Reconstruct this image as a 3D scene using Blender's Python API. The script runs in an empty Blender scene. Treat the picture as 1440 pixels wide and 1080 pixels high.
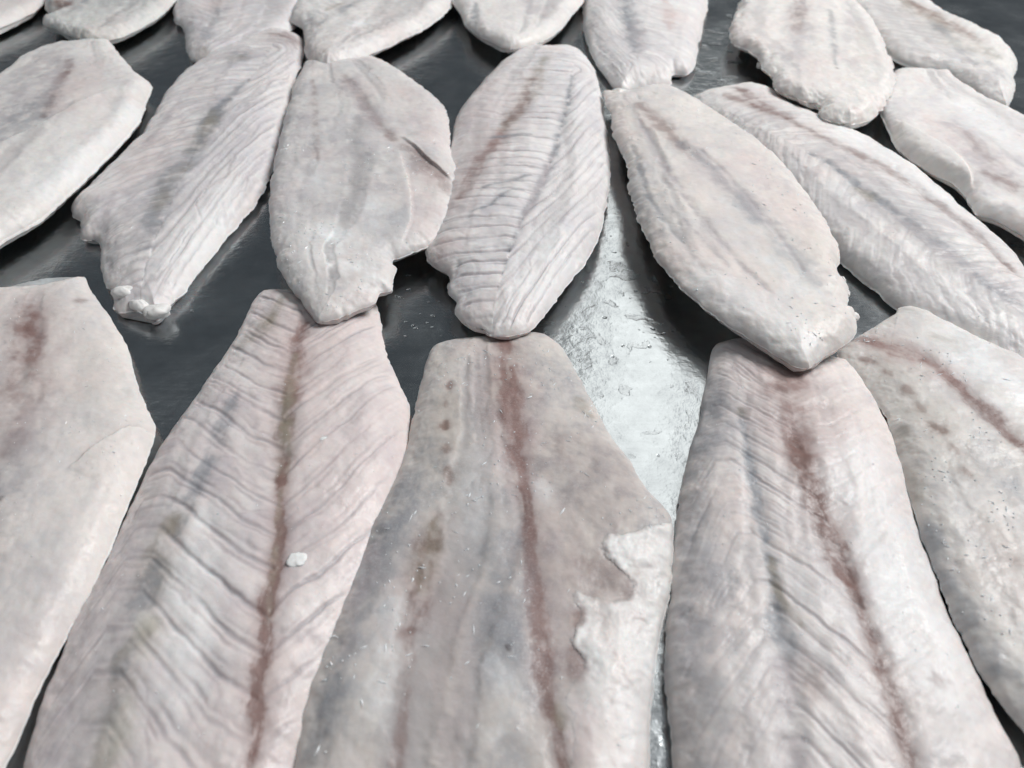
import bpy, math, random
import numpy as np
from mathutils import Vector

# ------------------------------------------------------------------ camera, light, exposure
scene = bpy.context.scene
COL = scene.collection
PITCH = math.radians(43.0)          # camera looks 43 degrees below the horizontal
CAM_H = 0.225                       # metres above the steel
FPX = 1130.0                        # focal length in pixels of a 1440 px wide picture
cam_d = bpy.data.cameras.new("camera")
cam = bpy.data.objects.new("camera", cam_d)
COL.objects.link(cam)
cam.location = (0, 0, CAM_H)
cam.rotation_euler = (math.pi / 2 - PITCH, 0, 0)
cam_d.sensor_width = 36.0
cam_d.lens = 36.0 * FPX / 1440.0
cam_d.clip_start = 0.005
cam_d.clip_end = 50
cam_d.dof.use_dof = True
cam_d.dof.focus_distance = 0.34
cam_d.dof.aperture_fstop = 14.0
scene.camera = cam

world = bpy.data.worlds.new("World")
scene.world = world
world.use_nodes = True
bg = world.node_tree.nodes["Background"]
bg.inputs[0].default_value = (0.80, 0.90, 1.0, 1)      # dim cold room
bg.inputs[1].default_value = 0.10

def area_lamp(name, loc, target, sx, sy, power, col):
    d = bpy.data.lights.new(name, 'AREA')
    d.shape = 'RECTANGLE'
    d.size, d.size_y = sx, sy
    d.energy = power
    d.color = col
    o = bpy.data.objects.new(name, d)
    COL.objects.link(o)
    o.location = loc
    o.rotation_euler = (Vector(target) - Vector(loc)).to_track_quat('-Z', 'Y').to_euler()
    return o

area_lamp("ceiling_or_fill_light", (0.38, 1.70, 1.36), (0.1, 0.25, 0), 0.46, 1.4, 3.5, (1.0, 1.0, 0.97))
area_lamp("ceiling_or_fill_light", (1.10, 0.75, 1.45), (0.0, 0.3, 0), 0.9, 0.9, 38.5, (1.0, 0.995, 0.985))
area_lamp("ceiling_or_fill_light", (-0.5, 0.75, 1.65), (0.0, 0.3, 0), 0.7, 0.7, 3.2, (0.93, 0.98, 1.0))  # added fill lamp on the left, evens the light over the fish

scene.view_settings.view_transform = 'Standard'
scene.view_settings.look = 'None'
scene.view_settings.exposure = 0.0
scene.view_settings.gamma = 1.0
scene.render.engine = 'CYCLES'
scene.cycles.use_denoising = True
scene.cycles.max_bounces = 8

# ------------------------------------------------------------------ helpers
SP, CP = math.sin(PITCH), math.cos(PITCH)
def at(px, py, z):
    """point of the plane of height z seen at that place of the photograph"""
    px = np.asarray(px, float); py = np.asarray(py, float); z = np.asarray(z, float)
    a = (px - 720.0) / FPX; b = -(py - 540.0) / FPX
    dz = b * CP - SP
    k = (z - CAM_H) / dz
    return np.stack([a * k, (b * SP + CP) * k], -1)
def pxm(py, z=0.0):
    """pixels of the photograph per metre, across, at picture row py"""
    return CP * (py - 540.0 + FPX * math.tan(PITCH)) / (CAM_H - z)

def sstep(x, a, b):
    t = np.clip((x - a) / (b - a), 0, 1)
    return t * t * (3 - 2 * t)

def _hash(ix, iy, seed):
    h = (ix.astype(np.int64) * 374761393 + iy.astype(np.int64) * 668265263 + seed * 974634777) & 0xffffffff
    h = ((h ^ (h >> 13)) * 1274126177) & 0xffffffff
    h = (h ^ (h >> 16)) & 0xffffff
    return h / float(0xffffff)
def vnoise(x, y, seed):
    ix = np.floor(x); iy = np.floor(y)
    fx = x - ix; fy = y - iy
    fx = fx * fx * fx * (fx * (fx * 6 - 15) + 10); fy = fy * fy * fy * (fy * (fy * 6 - 15) + 10)
    a = _hash(ix, iy, seed); b = _hash(ix + 1, iy, seed); c = _hash(ix, iy + 1, seed); d = _hash(ix + 1, iy + 1, seed)
    return (a + (b - a) * fx) * (1 - fy) + (c + (d - c) * fx) * fy
def fbm(x, y, seed, octv=4, gain=0.5):
    s = 0; w = 1.0; tot = 0
    for k in range(octv):
        ca, sa = math.cos(0.6 * k), math.sin(0.6 * k)
        s = s + w * vnoise((x * ca - y * sa) * 2 ** k, (x * sa + y * ca) * 2 ** k, seed + 17 * k)
        tot += w; w *= gain
    return s / tot * 2 - 1            # -1 .. 1

def spline(pts, n):
    """even resampling of a Catmull-Rom curve through pts"""
    p = np.asarray(pts, float)
    P = np.vstack([2 * p[0] - p[1], p, 2 * p[-1] - p[-2]])
    out = []
    for i in range(len(p) - 1):
        p0, p1, p2, p3 = P[i], P[i + 1], P[i + 2], P[i + 3]
        s = np.linspace(0, 1, 12, endpoint=False)[:, None]
        c = 0.5 * ((2 * p1) + (p2 - p0) * s + (2 * p0 - 5 * p1 + 4 * p2 - p3) * s ** 2 + (3 * p1 - p0 - 3 * p2 + p3) * s ** 3)
        l = p1 + (p2 - p1) * s
        out.append(0.6 * c + 0.4 * l)
    out.append(p[-1:])
    q = np.vstack(out)
    d = np.r_[0, np.cumsum(np.linalg.norm(np.diff(q, axis=0), axis=1))]
    t = np.linspace(0, d[-1], n)
    return np.stack([np.interp(t, d, q[:, k]) for k in range(q.shape[1])], -1)

def polyline_dist(P, line):
    """unsigned distance, signed side distance, arc position, total length"""
    best = np.full(len(P), 1e9); side = np.zeros(len(P)); arc = np.zeros(len(P)); acc = 0.0
    n = len(line) - 1
    for i in range(n):
        a = line[i]; b = line[i + 1]; ab = b - a
        L = math.hypot(*ab) + 1e-12
        ap = P - a
        s = (ap @ ab) / (L * L)
        sc = np.clip(s, 0, 1)
        dx = ap - sc[:, None] * ab
        d = np.sqrt((dx * dx).sum(1))
        m = d < best
        cr = (ab[0] * ap[:, 1] - ab[1] * ap[:, 0]) / L
        best = np.where(m, d, best)
        side = np.where(m, np.sign(cr), side)
        u = sc.copy()
        if i == 0: u = np.where(s < 0, s, u)
        if i == n - 1: u = np.where(s > 1, s, u)
        arc = np.where(m, acc + u * L, arc)
        acc += L
    return best, side, arc, acc

def in_poly(P, poly):
    x, y = P[:, 0], P[:, 1]
    ins = np.zeros(len(P), bool)
    j = len(poly) - 1
    for i in range(len(poly)):
        xi, yi = poly[i]; xj, yj = poly[j]
        c = ((yi > y) != (yj > y)) & (x < (xj - xi) * (y - yi) / (yj - yi + 1e-15) + xi)
        ins ^= c
        j = i
    return ins

def mesh_object(name, V, quads, mat, parent=None, extra=None, ngons=()):
    me = bpy.data.meshes.new(name)
    V = np.asarray(V, np.float32)
    quads = np.asarray(quads, np.int32)
    me.vertices.add(len(V))
    me.vertices.foreach_set("co", V.ravel())
    k = quads.shape[1] if len(quads) else 4
    nq = len(quads)
    loops = [quads.ravel()]; starts = [np.arange(nq, dtype=np.int32) * k]; off = nq * k
    for g in ngons:
        loops.append(np.asarray(g, np.int32)); starts.append(np.array([off], np.int32)); off += len(g)
    loops = np.concatenate(loops); starts = np.concatenate(starts)
    me.loops.add(len(loops)); me.loops.foreach_set("vertex_index", loops.astype(np.int32))
    me.polygons.add(len(starts)); me.polygons.foreach_set("loop_start", starts.astype(np.int32))
    me.polygons.foreach_set("use_smooth", np.ones(len(starts), bool))
    me.update(calc_edges=True); me.validate()
    if extra:
        for an, (typ, arr) in extra.items():
            at_ = me.attributes.new(an, typ, 'POINT')
            at_.data.foreach_set('color' if typ == 'FLOAT_COLOR' else 'value', np.asarray(arr, np.float32).ravel())
    me.materials.append(mat)
    o = bpy.data.objects.new(name, me)
    COL.objects.link(o)
    if parent: o.parent = parent
    return o

def tag(o, label, cat, group=None, kind=None):
    if label: o["label"] = label
    if cat: o["category"] = cat
    if group: o["group"] = group
    if kind: o["kind"] = kind

# ------------------------------------------------------------------ materials
def nt(name):
    m = bpy.data.materials.new(name); m.use_nodes = True
    n = m.node_tree.nodes; l = m.node_tree.links
    return m, n, l, n["Principled BSDF"]
def noise_node(n, l, vec, scale, detail=4, rough=0.55):
    t = n.new("ShaderNodeTexNoise"); t.inputs["Scale"].default_value = scale
    t.inputs["Detail"].default_value = detail; t.inputs["Roughness"].default_value = rough
    l.new(vec, t.inputs["Vector"]); return t
def maprange(n, l, src, a, b, c, d):
    m = n.new("ShaderNodeMapRange"); l.new(src, m.inputs[0])
    for i, v in enumerate((a, b, c, d)): m.inputs[i + 1].default_value = v
    return m

def make_flesh(name, gloss=0.44, frost_amt=1.0, sss=0.75):
    m, n, l, p = nt(name)
    tc = n.new("ShaderNodeTexCoord"); obj = tc.outputs["Object"]
    at_ = n.new("ShaderNodeAttribute"); at_.attribute_name = "flesh"
    fr = n.new("ShaderNodeAttribute"); fr.attribute_name = "frost"
    n1 = noise_node(n, l, obj, 420, 5, 0.6)
    n2 = noise_node(n, l, obj, 1500, 3, 0.6)
    v = maprange(n, l, n1.outputs["Fac"], 0.25, 0.75, 0.96, 1.03)
    mul = n.new("ShaderNodeMix"); mul.data_type = 'RGBA'; mul.blend_type = 'MULTIPLY'; mul.inputs[0].default_value = 1
    l.new(at_.outputs["Color"], mul.inputs[6]); l.new(v.outputs[0], mul.inputs[7])
    # ice frost: fine whitish grains where the frost attribute is high
    gr = maprange(n, l, n2.outputs["Fac"], 0.50, 0.68, 0.0, 0.25 * frost_amt)
    gm = n.new("ShaderNodeMath"); gm.operation = 'MULTIPLY'
    l.new(gr.outputs[0], gm.inputs[0]); l.new(fr.outputs["Fac"], gm.inputs[1])
    mx = n.new("ShaderNodeMix"); mx.data_type = 'RGBA'
    l.new(gm.outputs[0], mx.inputs[0]); l.new(mul.outputs[2], mx.inputs[6]); mx.inputs[7].default_value = (0.80, 0.82, 0.84, 1)
    l.new(mx.outputs[2], p.inputs["Base Color"])
    p.inputs["Subsurface Weight"].default_value = sss
    p.inputs["Subsurface Radius"].default_value = (1.0, 0.62, 0.5)
    p.inputs["Subsurface Scale"].default_value = 0.0013
    p.inputs["Specular IOR Level"].default_value = 0.38
    rg = maprange(n, l, n1.outputs["Fac"], 0.3, 0.7, gloss - 0.08, gloss + 0.16)
    l.new(rg.outputs[0], p.inputs["Roughness"])
    # wet, lumpy relief + tiny ice crystals
    vo = n.new("ShaderNodeTexVoronoi"); vo.inputs["Scale"].default_value = 900; l.new(obj, vo.inputs["Vector"])
    cr = maprange(n, l, vo.outputs["Distance"], 0.0, 0.35, 1.0, 0.0)
    n3 = noise_node(n, l, obj, 150, 2, 0.5)
    cm = maprange(n, l, n3.outputs["Fac"], 0.56, 0.72, 0.0, 1.0)
    c2 = n.new("ShaderNodeMath"); c2.operation = 'MULTIPLY'; l.new(cr.outputs[0], c2.inputs[0]); l.new(cm.outputs[0], c2.inputs[1])
    ad = n.new("ShaderNodeMath"); ad.operation = 'MULTIPLY_ADD'
    l.new(c2.outputs[0], ad.inputs[0]); ad.inputs[1].default_value = 0.5; l.new(n1.outputs["Fac"], ad.inputs[2])
    b = n.new("ShaderNodeBump"); b.inputs["Strength"].default_value = 0.30; b.inputs["Distance"].default_value = 0.0004
    l.new(ad.outputs[0], b.inputs["Height"])
    b2 = n.new("ShaderNodeBump"); b2.inputs["Strength"].default_value = 0.10; b2.inputs["Distance"].default_value = 0.0002
    l.new(n2.outputs["Fac"], b2.inputs["Height"]); l.new(b.outputs[0], b2.inputs["Normal"])
    l.new(b2.outputs[0], p.inputs["Normal"])
    # patches of melt film: scattered small sharp glints
    n4 = noise_node(n, l, obj, 60, 3, 0.6)
    wet = maprange(n, l, n4.outputs["Fac"], 0.42, 0.62, 0.08, 0.27)
    l.new(wet.outputs[0], p.inputs["Coat Weight"])
    p.inputs["Coat Roughness"].default_value = 0.20
    n5 = noise_node(n, l, obj, 330, 3, 0.6)
    b3 = n.new("ShaderNodeBump"); b3.inputs["Strength"].default_value = 0.6; b3.inputs["Distance"].default_value = 0.0011
    l.new(n5.outputs["Fac"], b3.inputs["Height"])
    l.new(b3.outputs[0], p.inputs["Coat Normal"])
    return m
FLESH = make_flesh("fish_flesh")
FAT = make_flesh("fish_fat", sss=0.12)

def make_steel():
    m, n, l, p = nt("brushed_steel")
    tc = n.new("ShaderNodeTexCoord"); obj = tc.outputs["Object"]
    mp = n.new("ShaderNodeMapping"); mp.inputs["Rotation"].default_value = (0, 0, math.radians(-14)); mp.inputs["Scale"].default_value = (14, 900, 1)
    l.new(obj, mp.inputs["Vector"])
    br = noise_node(n, l, mp.outputs[0], 1.0, 4, 0.65)
    mp2 = n.new("ShaderNodeMapping"); mp2.inputs["Rotation"].default_value = (0, 0, math.radians(60)); mp2.inputs["Scale"].default_value = (9, 500, 1)
    l.new(obj, mp2.inputs["Vector"])
    br2 = noise_node(n, l, mp2.outputs[0], 1.0, 3, 0.6)
    sc = maprange(n, l, br2.outputs["Fac"], 0.66, 0.72, 0.0, 1.0)
    lo = noise_node(n, l, obj, 28, 4, 0.6)
    mid = noise_node(n, l, obj, 130, 4, 0.6)
    p.inputs["Metallic"].default_value = 1.0
    cr = n.new("ShaderNodeMix"); cr.data_type = 'RGBA'
    cf = maprange(n, l, mid.outputs["Fac"], 0.3, 0.7, 0.0, 1.0)
    l.new(cf.outputs[0], cr.inputs[0]); cr.inputs[6].default_value = (0.44, 0.465, 0.48, 1); cr.inputs[7].default_value = (0.52, 0.55, 0.565, 1)
    l.new(cr.outputs[2], p.inputs["Base Color"])
    r = maprange(n, l, lo.outputs["Fac"], 0.3, 0.7, 0.11, 0.23)
    r2 = n.new("ShaderNodeMath"); r2.operation = 'MULTIPLY_ADD'; l.new(br.outputs["Fac"], r2.inputs[0]); r2.inputs[1].default_value = 0.10; l.new(r.outputs[0], r2.inputs[2])
    l.new(r2.outputs[0], p.inputs["Roughness"])
    b = n.new("ShaderNodeBump"); b.inputs["Strength"].default_value = 0.10; b.inputs["Distance"].default_value = 0.0002
    l.new(br.outputs["Fac"], b.inputs["Height"])
    b3 = n.new("ShaderNodeBump"); b3.inputs["Strength"].default_value = 0.12; b3.inputs["Distance"].default_value = 0.0001
    l.new(sc.outputs[0], b3.inputs["Height"]); l.new(b.outputs[0], b3.inputs["Normal"])
    b2 = n.new("ShaderNodeBump"); b2.inputs["Strength"].default_value = 0.24; b2.inputs["Distance"].default_value = 0.0012
    l.new(mid.outputs["Fac"], b2.inputs["Height"]); l.new(b3.outputs[0], b2.inputs["Normal"])
    l.new(b2.outputs[0], p.inputs["Normal"])
    return m
STEEL = make_steel()

def make_water():
    m, n, l, p = nt("melt_water")
    p.inputs["Base Color"].default_value = (1, 1, 1, 1)
    p.inputs["Roughness"].default_value = 0.02
    p.inputs["IOR"].default_value = 1.333
    p.inputs["Transmission Weight"].default_value = 1.0
    return m
WATER = make_water()

# ------------------------------------------------------------------ the steel top
def steel_top():
    xs = np.linspace(-0.95, 0.95, 40); ys = np.linspace(-0.35, 1.35, 40)
    X, Y = np.meshgrid(xs, ys)
    Z = 0.00004 * fbm(X * 9, Y * 9, 5, 2) - 0.00006
    V = np.stack([X, Y, Z], -1).reshape(-1, 3)
    nx, ny = 40, 40
    i = np.arange(ny - 1)[:, None] * nx + np.arange(nx - 1)[None, :]
    q = np.stack([i, i + 1, i + nx + 1, i + nx], -1).reshape(-1, 4)
    # folded-down rim and underside
    edge = list(range(nx)) + [r * nx + nx - 1 for r in range(1, ny)] + [(ny - 1) * nx + c for c in range(nx - 2, -1, -1)] + [r * nx for r in range(ny - 2, 0, -1)]
    lowv = V[edge].copy(); lowv[:, 2] = -0.03
    base = len(V); V = np.vstack([V, lowv]); ne = len(edge)
    side = [(edge[(k + 1) % ne], edge[k], base + k, base + (k + 1) % ne) for k in range(ne)]
    o = mesh_object("steel_table", V, np.vstack([q, np.array(side)]), STEEL, ngons=[list(range(base + ne - 1, base - 1, -1))])
    tag(o, "wet brushed stainless steel worktop under all the fish fillets", None, kind="structure")
steel_top()

# ------------------------------------------------------------------ fish fillets
PIG = {  # pigments of the flesh (albedo)
    'b': (0.175, 0.098, 0.084), 'r': (0.47, 0.315, 0.295), 'g': (0.24, 0.25, 0.275), 'o': (0.27, 0.235, 0.185),
    'p': (0.69, 0.55, 0.53), 'w': (0.82, 0.82, 0.82), 'd': (0.10, 0.085, 0.09), 'y': (0.70, 0.665, 0.60), 'l': (0.42, 0.382, 0.398),
}
FILLET_GROUP = "skinned fish fillets laid out in rows on the steel"

def FBn(ph, dd, side, seed):
    return fbm(ph * 1.3, dd * 30 + side * 5, seed + 93, 3, 0.6)

def fillet(label, L, R, zb=((0, 0.5), (1, 0.5)), T=13, z0=4.5, w=13, tone=(0.70, 0.675, 0.67), tone2=(0.54, 0.525, 0.54),
           marks=(), myo=None, steps=(), spacing=None, seed=1, rag=0.6, frost=0.5, ends=(1.0, 1.0), lumps=0.5, name="fish_fillet", band=0.5, fibre=0.5):
    zt = lambda t: np.interp(t, [a for a, _ in zb], [b for _, b in zb]) * 1e-3
    rag *= 1.9; tone = np.array(tone) * (1.05, 1.03, 1.02); tone2 = np.array(tone2) * (1.02, 1.0, 1.01); frost *= 0.6
    z0 *= 0.62e-3 if myo else 0.75e-3; T *= 1e-3 if myo else 0.86e-3; w *= 1.35e-3 if myo else 1.1e-3
    ends_t = lambda t: np.interp(t, [0, 0.35, 0.7, 1], [ends[0], 1, 1, ends[1]])
    def chain(pts):
        p = np.asarray(pts, float)
        d = np.r_[0, np.cumsum(np.linalg.norm(np.diff(p, axis=0), axis=1))]; t = d / d[-1]
        return at(p[:, 0], p[:, 1], zt(t) + z0)
    Lw, Rw = chain(L), chain(R)
    ln = max(np.linalg.norm(np.diff(Lw, axis=0), axis=1).sum(), np.linalg.norm(np.diff(Rw, axis=0), axis=1).sum())
    my = np.mean([q[1] for q in list(L) + list(R)])
    s = spacing or 1.9 / pxm(min(my, 900))
    nt_ = int(ln / s) + 2
    lw, rw = spline(Lw, nt_), spline(Rw, nt_)
    rng = np.random.RandomState(seed)
    # ragged cut edges
    for c, sg in ((lw, 1), (rw, -1)):
        tan = np.gradient(c, axis=0); tan /= np.linalg.norm(tan, axis=1)[:, None] + 1e-9
        nrm = np.stack([-tan[:, 1], tan[:, 0]], -1)
        a = np.arange(nt_) * s
        nz = rag * 1e-3 * (1.3 * fbm(a * 70, a * 0 + sg, seed + 3, 4, 0.6) + 0.5 * fbm(a * 400, a * 0 + sg, seed + 9, 2) * (fbm(a * 50, a * 0 + 7, seed + 5, 2) > 0))
        nz = nz - rag * 1e-3 * sg * 0 + rag * 0.75e-3 * np.clip(np.abs(fbm(a * 85, a * 0 + 2.5 * sg, seed + 6, 3, 0.6)) * 3 - 0.9, 0, 1.2) * np.where(fbm(a * 22, a * 0 + 4 * sg, seed + 8, 2) > -0.1, 1, 0.2)
        across = (rw - lw); across = across / (np.linalg.norm(across, axis=1)[:, None] + 1e-9)
        c += nrm * (nz * np.abs((nrm * across).sum(1)) ** 0.35)[:, None]
    width = np.linalg.norm(lw - rw, axis=1).max()
    nu = max(12, int(width / s) + 2)
    u = np.linspace(0, 1, nu)
    u = u + 0.035 * np.sin(2 * np.pi * u) * -1      # denser to the rims
    u = np.clip((u - u[0]) / (u[-1] - u[0]), 0, 1)
    XY = lw[:, None, :] * (1 - u)[None, :, None] + rw[:, None, :] * u[None, :, None]
    t = np.repeat(np.linspace(0, 1, nt_), nu)
    P = XY.reshape(-1, 2)
    N = len(P)
    rim = np.vstack([lw, rw[::-1], lw[:1]])
    step = max(1, len(rim) // 260)
    rimc = np.vstack([rim[::step], rim[-1:]])
    d = polyline_dist(P, rimc)[0]
    gi = np.arange(N).reshape(nt_, nu)
    border = np.zeros((nt_, nu), bool); border[0] = border[-1] = True; border[:, 0] = border[:, -1] = True
    border = border.ravel()
    d = np.where(border, 0, d)
    base = zt(t)
    Tt = T * ends_t(t)
    q = np.clip(d / w, 0, 1)
    prof = np.clip(1 - (1 - q) ** 2.4, 0, 1) ** 0.70
    z = base + z0 + np.maximum(Tt - z0, 0.001) * (0.80 * prof + 0.20 * np.clip(d / 0.045, 0, 1) ** 0.8)
    inner = sstep(d, 0.0005, 0.006)
    # broad undulation, lumps at the cut rims
    z += inner * lumps * 1e-3 * (2.6 * fbm(P[:, 0] * 30, P[:, 1] * 30, seed + 40, 3) + 0.8 * fbm(P[:, 0] * 150, P[:, 1] * 150, seed + 41, 3))
    z += (1 - sstep(d, 0.004, 0.012)) * sstep(d, 0, 0.0015) * lumps * 1e-3 * 1.1 * fbm(P[:, 0] * 210, P[:, 1] * 210, seed + 42, 3)
    # ---- colour of the flesh
    n_lo = fbm(P[:, 0] * 38, P[:, 1] * 38, seed + 50, 4, 0.55)
    n_mi = fbm(P[:, 0] * 160, P[:, 1] * 160, seed + 51, 4, 0.6)
    n_hi = fbm(P[:, 0] * 600, P[:, 1] * 600, seed + 52, 3, 0.6)
    tone, tone2 = np.array(tone), np.array(tone2)
    k = np.clip(0.30 + 0.75 * n_lo + 0.85 * n_mi + 0.4 * n_hi, 0, 1.25)[:, None]
    C = tone * (1 - k) + tone2 * k
    pk = np.clip(fbm(P[:, 0] * 30, P[:, 1] * 30, seed + 60, 3) * 0.8 - 0.05, 0, 0.5)[:, None]
    C = C * (1 - pk) + np.array((0.70, 0.605, 0.58)) * pk
    C *= (1 + 0.07 * n_hi + 0.05 * n_mi)[:, None]
    # lengthwise bands: thicker and thinner muscle shows more or less of the dark below
    uu = np.tile(u, nt_) + 0.035 * n_lo
    bn = fbm(uu * 6.5 + seed, t * 1.6 + 0.25 * n_mi, seed + 55, 3, 0.6)
    bm = (sstep(bn, 0.0, 0.55) * band * inner * sstep(d, 0.006, 0.016))[:, None]
    C = C * (1 - bm) + np.array((0.36, 0.342, 0.345)) * bm
    z -= 0.9e-3 * bm[:, 0]
    zc = lambda pts: at([p[0] for p in pts], [p[1] for p in pts], np.interp(0.5, [a for a, _ in zb], [b for _, b in zb]) * 1e-3 + 0.75 * T)
    # ---- muscle segments (myomeres): grooves running off a centre line
    if myo:
        ax = spline(zc(myo['axis']), 60)
        dd, side, arc, tot = polyline_dist(P, ax)
        wob = 0.0024 * fbm(P[:, 0] * 40, P[:, 1] * 40, seed + 70, 3) + 0.0006 * fbm(P[:, 0] * 220, P[:, 1] * 220, seed + 71, 3)
        sc_ = 1.0 / pxm(my)
        # polyline_dist: side +1 is left of travel; travelling down the picture, the picture's right
        g = np.zeros(N); gain = np.zeros(N)
        for sg, key in ((1, 'right'), (-1, 'left')):
            pr = myo[key]                                   # list of (distance px, slope, strength)
            cs = np.array([0] + [a * sc_ for a, _, _ in pr]); gs = np.zeros(len(cs))
            for i in range(1, len(cs)): gs[i] = gs[i - 1] + (cs[i] - cs[i - 1]) * pr[i - 1][1]
            m = side == sg
            g = np.where(m, np.interp(dd, cs, gs), g)
            ctr = np.array([0] + [0.5 * (cs[i] + cs[i + 1]) for i in range(len(pr))])
            gain = np.where(m, np.interp(dd, ctr, [pr[0][2]] + [x[2] for x in pr]), gain)
        sp = np.where(side > 0, myo.get('spr', myo['sp']), myo['sp']) * 1e-3
        ph = (arc + g + wob) / sp
        idx = np.floor(ph); f = ph - idx
        rnd = _hash(idx, idx * 0 + 3 + (side > 0), seed + 80)
        rnd2 = _hash(idx, idx * 0 + 5 + (side > 0), seed + 81)
        gw = myo.get('gw', 0.10)
        groove = np.exp(-(((f - 0.5 + 0.12 * (rnd2 - 0.5)) / gw) ** 2))
        r1 = fbm(ph * 0.55 + 0.9 * n_lo, dd * 28 + side * 7, seed + 84, 3, 0.55)
        ridged = np.clip(1 - np.abs(r1) * 4.2, 0, 1) ** 1.5 * myo.get('rid', 0.8)
        f3 = (ph * 2 + 0.35 * n_lo) % 1.0
        g2 = np.exp(-(((f3 - 0.5) / 0.15) ** 2)) * np.clip(0.3 + 1.6 * fbm(arc * 55 + idx * 1.7, dd * 75, seed + 86, 3), 0, 1)
        mod = np.clip(0.40 + 0.55 * rnd + 0.7 * fbm(arc * 40 + idx * 3.1, dd * 70, seed + 82, 3), 0, 1.4)
        fade = inner * np.clip(gain, 0, 2)
        gv = np.maximum(groove * mod * myo.get('per', 0.65), np.maximum(ridged, myo.get('fine', 0.5) * g2)) * fade
        dep = myo.get('dep', 0.55) * 0.75e-3
        z -= dep * gv
        z += dep * 0.45 * fade * (np.sin(np.pi * np.clip(f, 0, 1) + np.pi / 2 * 0) ** 1 - 0.6) * -1 * 0.5
        hl = np.clip(np.clip(0.35 - gv, 0, 1) * fade * (0.7 + 1.5 * FBn(ph, dd, side, seed)), 0, 0.35)[:, None]
        C = C * (1 - hl) + np.array((0.80, 0.79, 0.775)) * hl
        cw = np.clip(gv * myo.get('col', 0.5) * 1.25, 0, 0.85)[:, None]
        C = C * (1 - cw) + np.array(PIG[myo.get('pig', 'l')]) * cw
        # muscle fibres between the grooves
        fb = fbm(ph * myo.get('ff', 6.0) * 0.6, dd * 40 + side * 9, seed + 90, 4, 0.65)
        z += 0.12e-3 * fb * inner * fibre * 2
        FB = fb
        ff = np.clip(0.45 + 1.3 * fb, 0, 1)[:, None] * (0.32 * fibre * 2 * np.clip(gain, 0.25, 1) * inner)[:, None]
        C = C * (1 - ff) + np.array((0.50, 0.487, 0.497)) * ff
    else:
        # inner side: faint lengthwise fibres
        ang = (Lw[-1] + Rw[-1] - Lw[0] - Rw[0]); ang = ang / np.linalg.norm(ang)
        a = P @ ang; b_ = P @ np.array([-ang[1], ang[0]])
        fb = fbm(a * 45 + 0.3 * n_lo, b_ * 260 + 2.0 * n_lo, seed + 90, 4, 0.6)
        z += 0.07e-3 * fb * inner * fibre * 2
        FB = fb
        ff = np.clip(0.45 + 1.2 * fb, 0, 1)[:, None] * (0.42 * fibre * inner)[:, None]
        C = C * (1 - ff) + np.array((0.50, 0.485, 0.50)) * ff
    # ---- pigment strokes, a few of them painted light and shade
    for mk in sorted(marks, key=lambda q_: 'wp'.find(q_[0]) < 0):    # pale washes first, stains over them
        kind, wpx, stg, pts = mk[:4]
        op = mk[4] if len(mk) > 4 else {}
        ym = np.mean([p[1] for p in pts])
        wm = wpx * 0.5 / pxm(ym)
        if len(pts) == 1: pts = [pts[0], (pts[0][0] + 0.5, pts[0][1] + 1)]
        ln_ = spline(zc(pts), max(4, 5 * len(pts)))
        # noise-warped distance so that stains have torn, soft borders
        wv = op.get('warp', 0.5) * wm
        Pw = P + wv * np.stack([fbm(P[:, 0] / wm * 0.35, P[:, 1] / wm * 0.35, seed + 100, 4, 0.62), fbm(P[:, 0] / wm * 0.35 + 31, P[:, 1] / wm * 0.35, seed + 101, 4, 0.62)], -1)
        near = (P[:, 0] > ln_[:, 0].min() - 4 * wm) & (P[:, 0] < ln_[:, 0].max() + 4 * wm) & (P[:, 1] > ln_[:, 1].min() - 4 * wm) & (P[:, 1] < ln_[:, 1].max() + 4 * wm)
        ii = np.nonzero(near)[0]
        if not len(ii): continue
        dd, side, arc, tot = polyline_dist(Pw[ii], ln_)
        tt = np.clip(arc / tot, 0, 1)
        wl = wm * (1 - op.get('taper', 0.35) * (2 * np.abs(tt - 0.5)) ** 2)
        m = np.exp(-(dd / wl / 1.12) ** op.get('pow', 2.0))
        br = op.get('brk', 0.5)
        br = br * 0.65
        m = m * np.clip(1 - br * 0.5 + br * 1.1 * (n_mi[ii] * 0.6 + fbm(arc / wm * 0.5, side * dd / wm * 0.7, seed + 110 + int(pts[0][0]) % 50, 3) * 0.8), 0, 1.25)
        cells = op.get('dots')                               # row of separate spots
        if cells:
            m = m * np.clip(0.15 + 0.85 * np.sin(np.pi * cells * tt) ** 2, 0, 1)
        cs_ = dd * side / wm
        nf = 0.8 * fbm(arc * 90, cs_ * 3.2 + 0.6 * n_mi[ii], seed + 120, 3, 0.6) + 0.6 * FB[ii] + 0.5 * n_mi[ii]
        core = sstep(m + 0.55 * nf, 0.20, 1.0) * np.clip(m * 2.5, 0, 1)
        if kind == 'b' and not op.get('dots'):              # dark muscle shows dimly to either side of the line
            hal = np.clip(np.exp(-(dd / wl / 2.1) ** 2) * stg * 0.36 * (0.8 + 0.8 * FB[ii]), 0, 0.6)[:, None]
            C[ii] = C[ii] * (1 - hal) + np.array((0.40, 0.315, 0.315)) * hal
        m = np.clip((0.55 * m + 0.45 * core) * stg * {'p': 0.8, 'r': 1.0, 'o': 1.2, 'y': 1.0, 'b': 1.5, 'l': 1.2}.get(kind, 1.4), 0, 0.92)[:, None]
        if kind != 'z':
            C[ii] = C[ii] * (1 - m) + np.array(PIG[kind]) * m
        z[ii] += op.get('dz', 0) * 1e-3 * np.exp(-(dd / (wl * op.get('dw', 1.0))) ** 2) * inner[ii]
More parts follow.
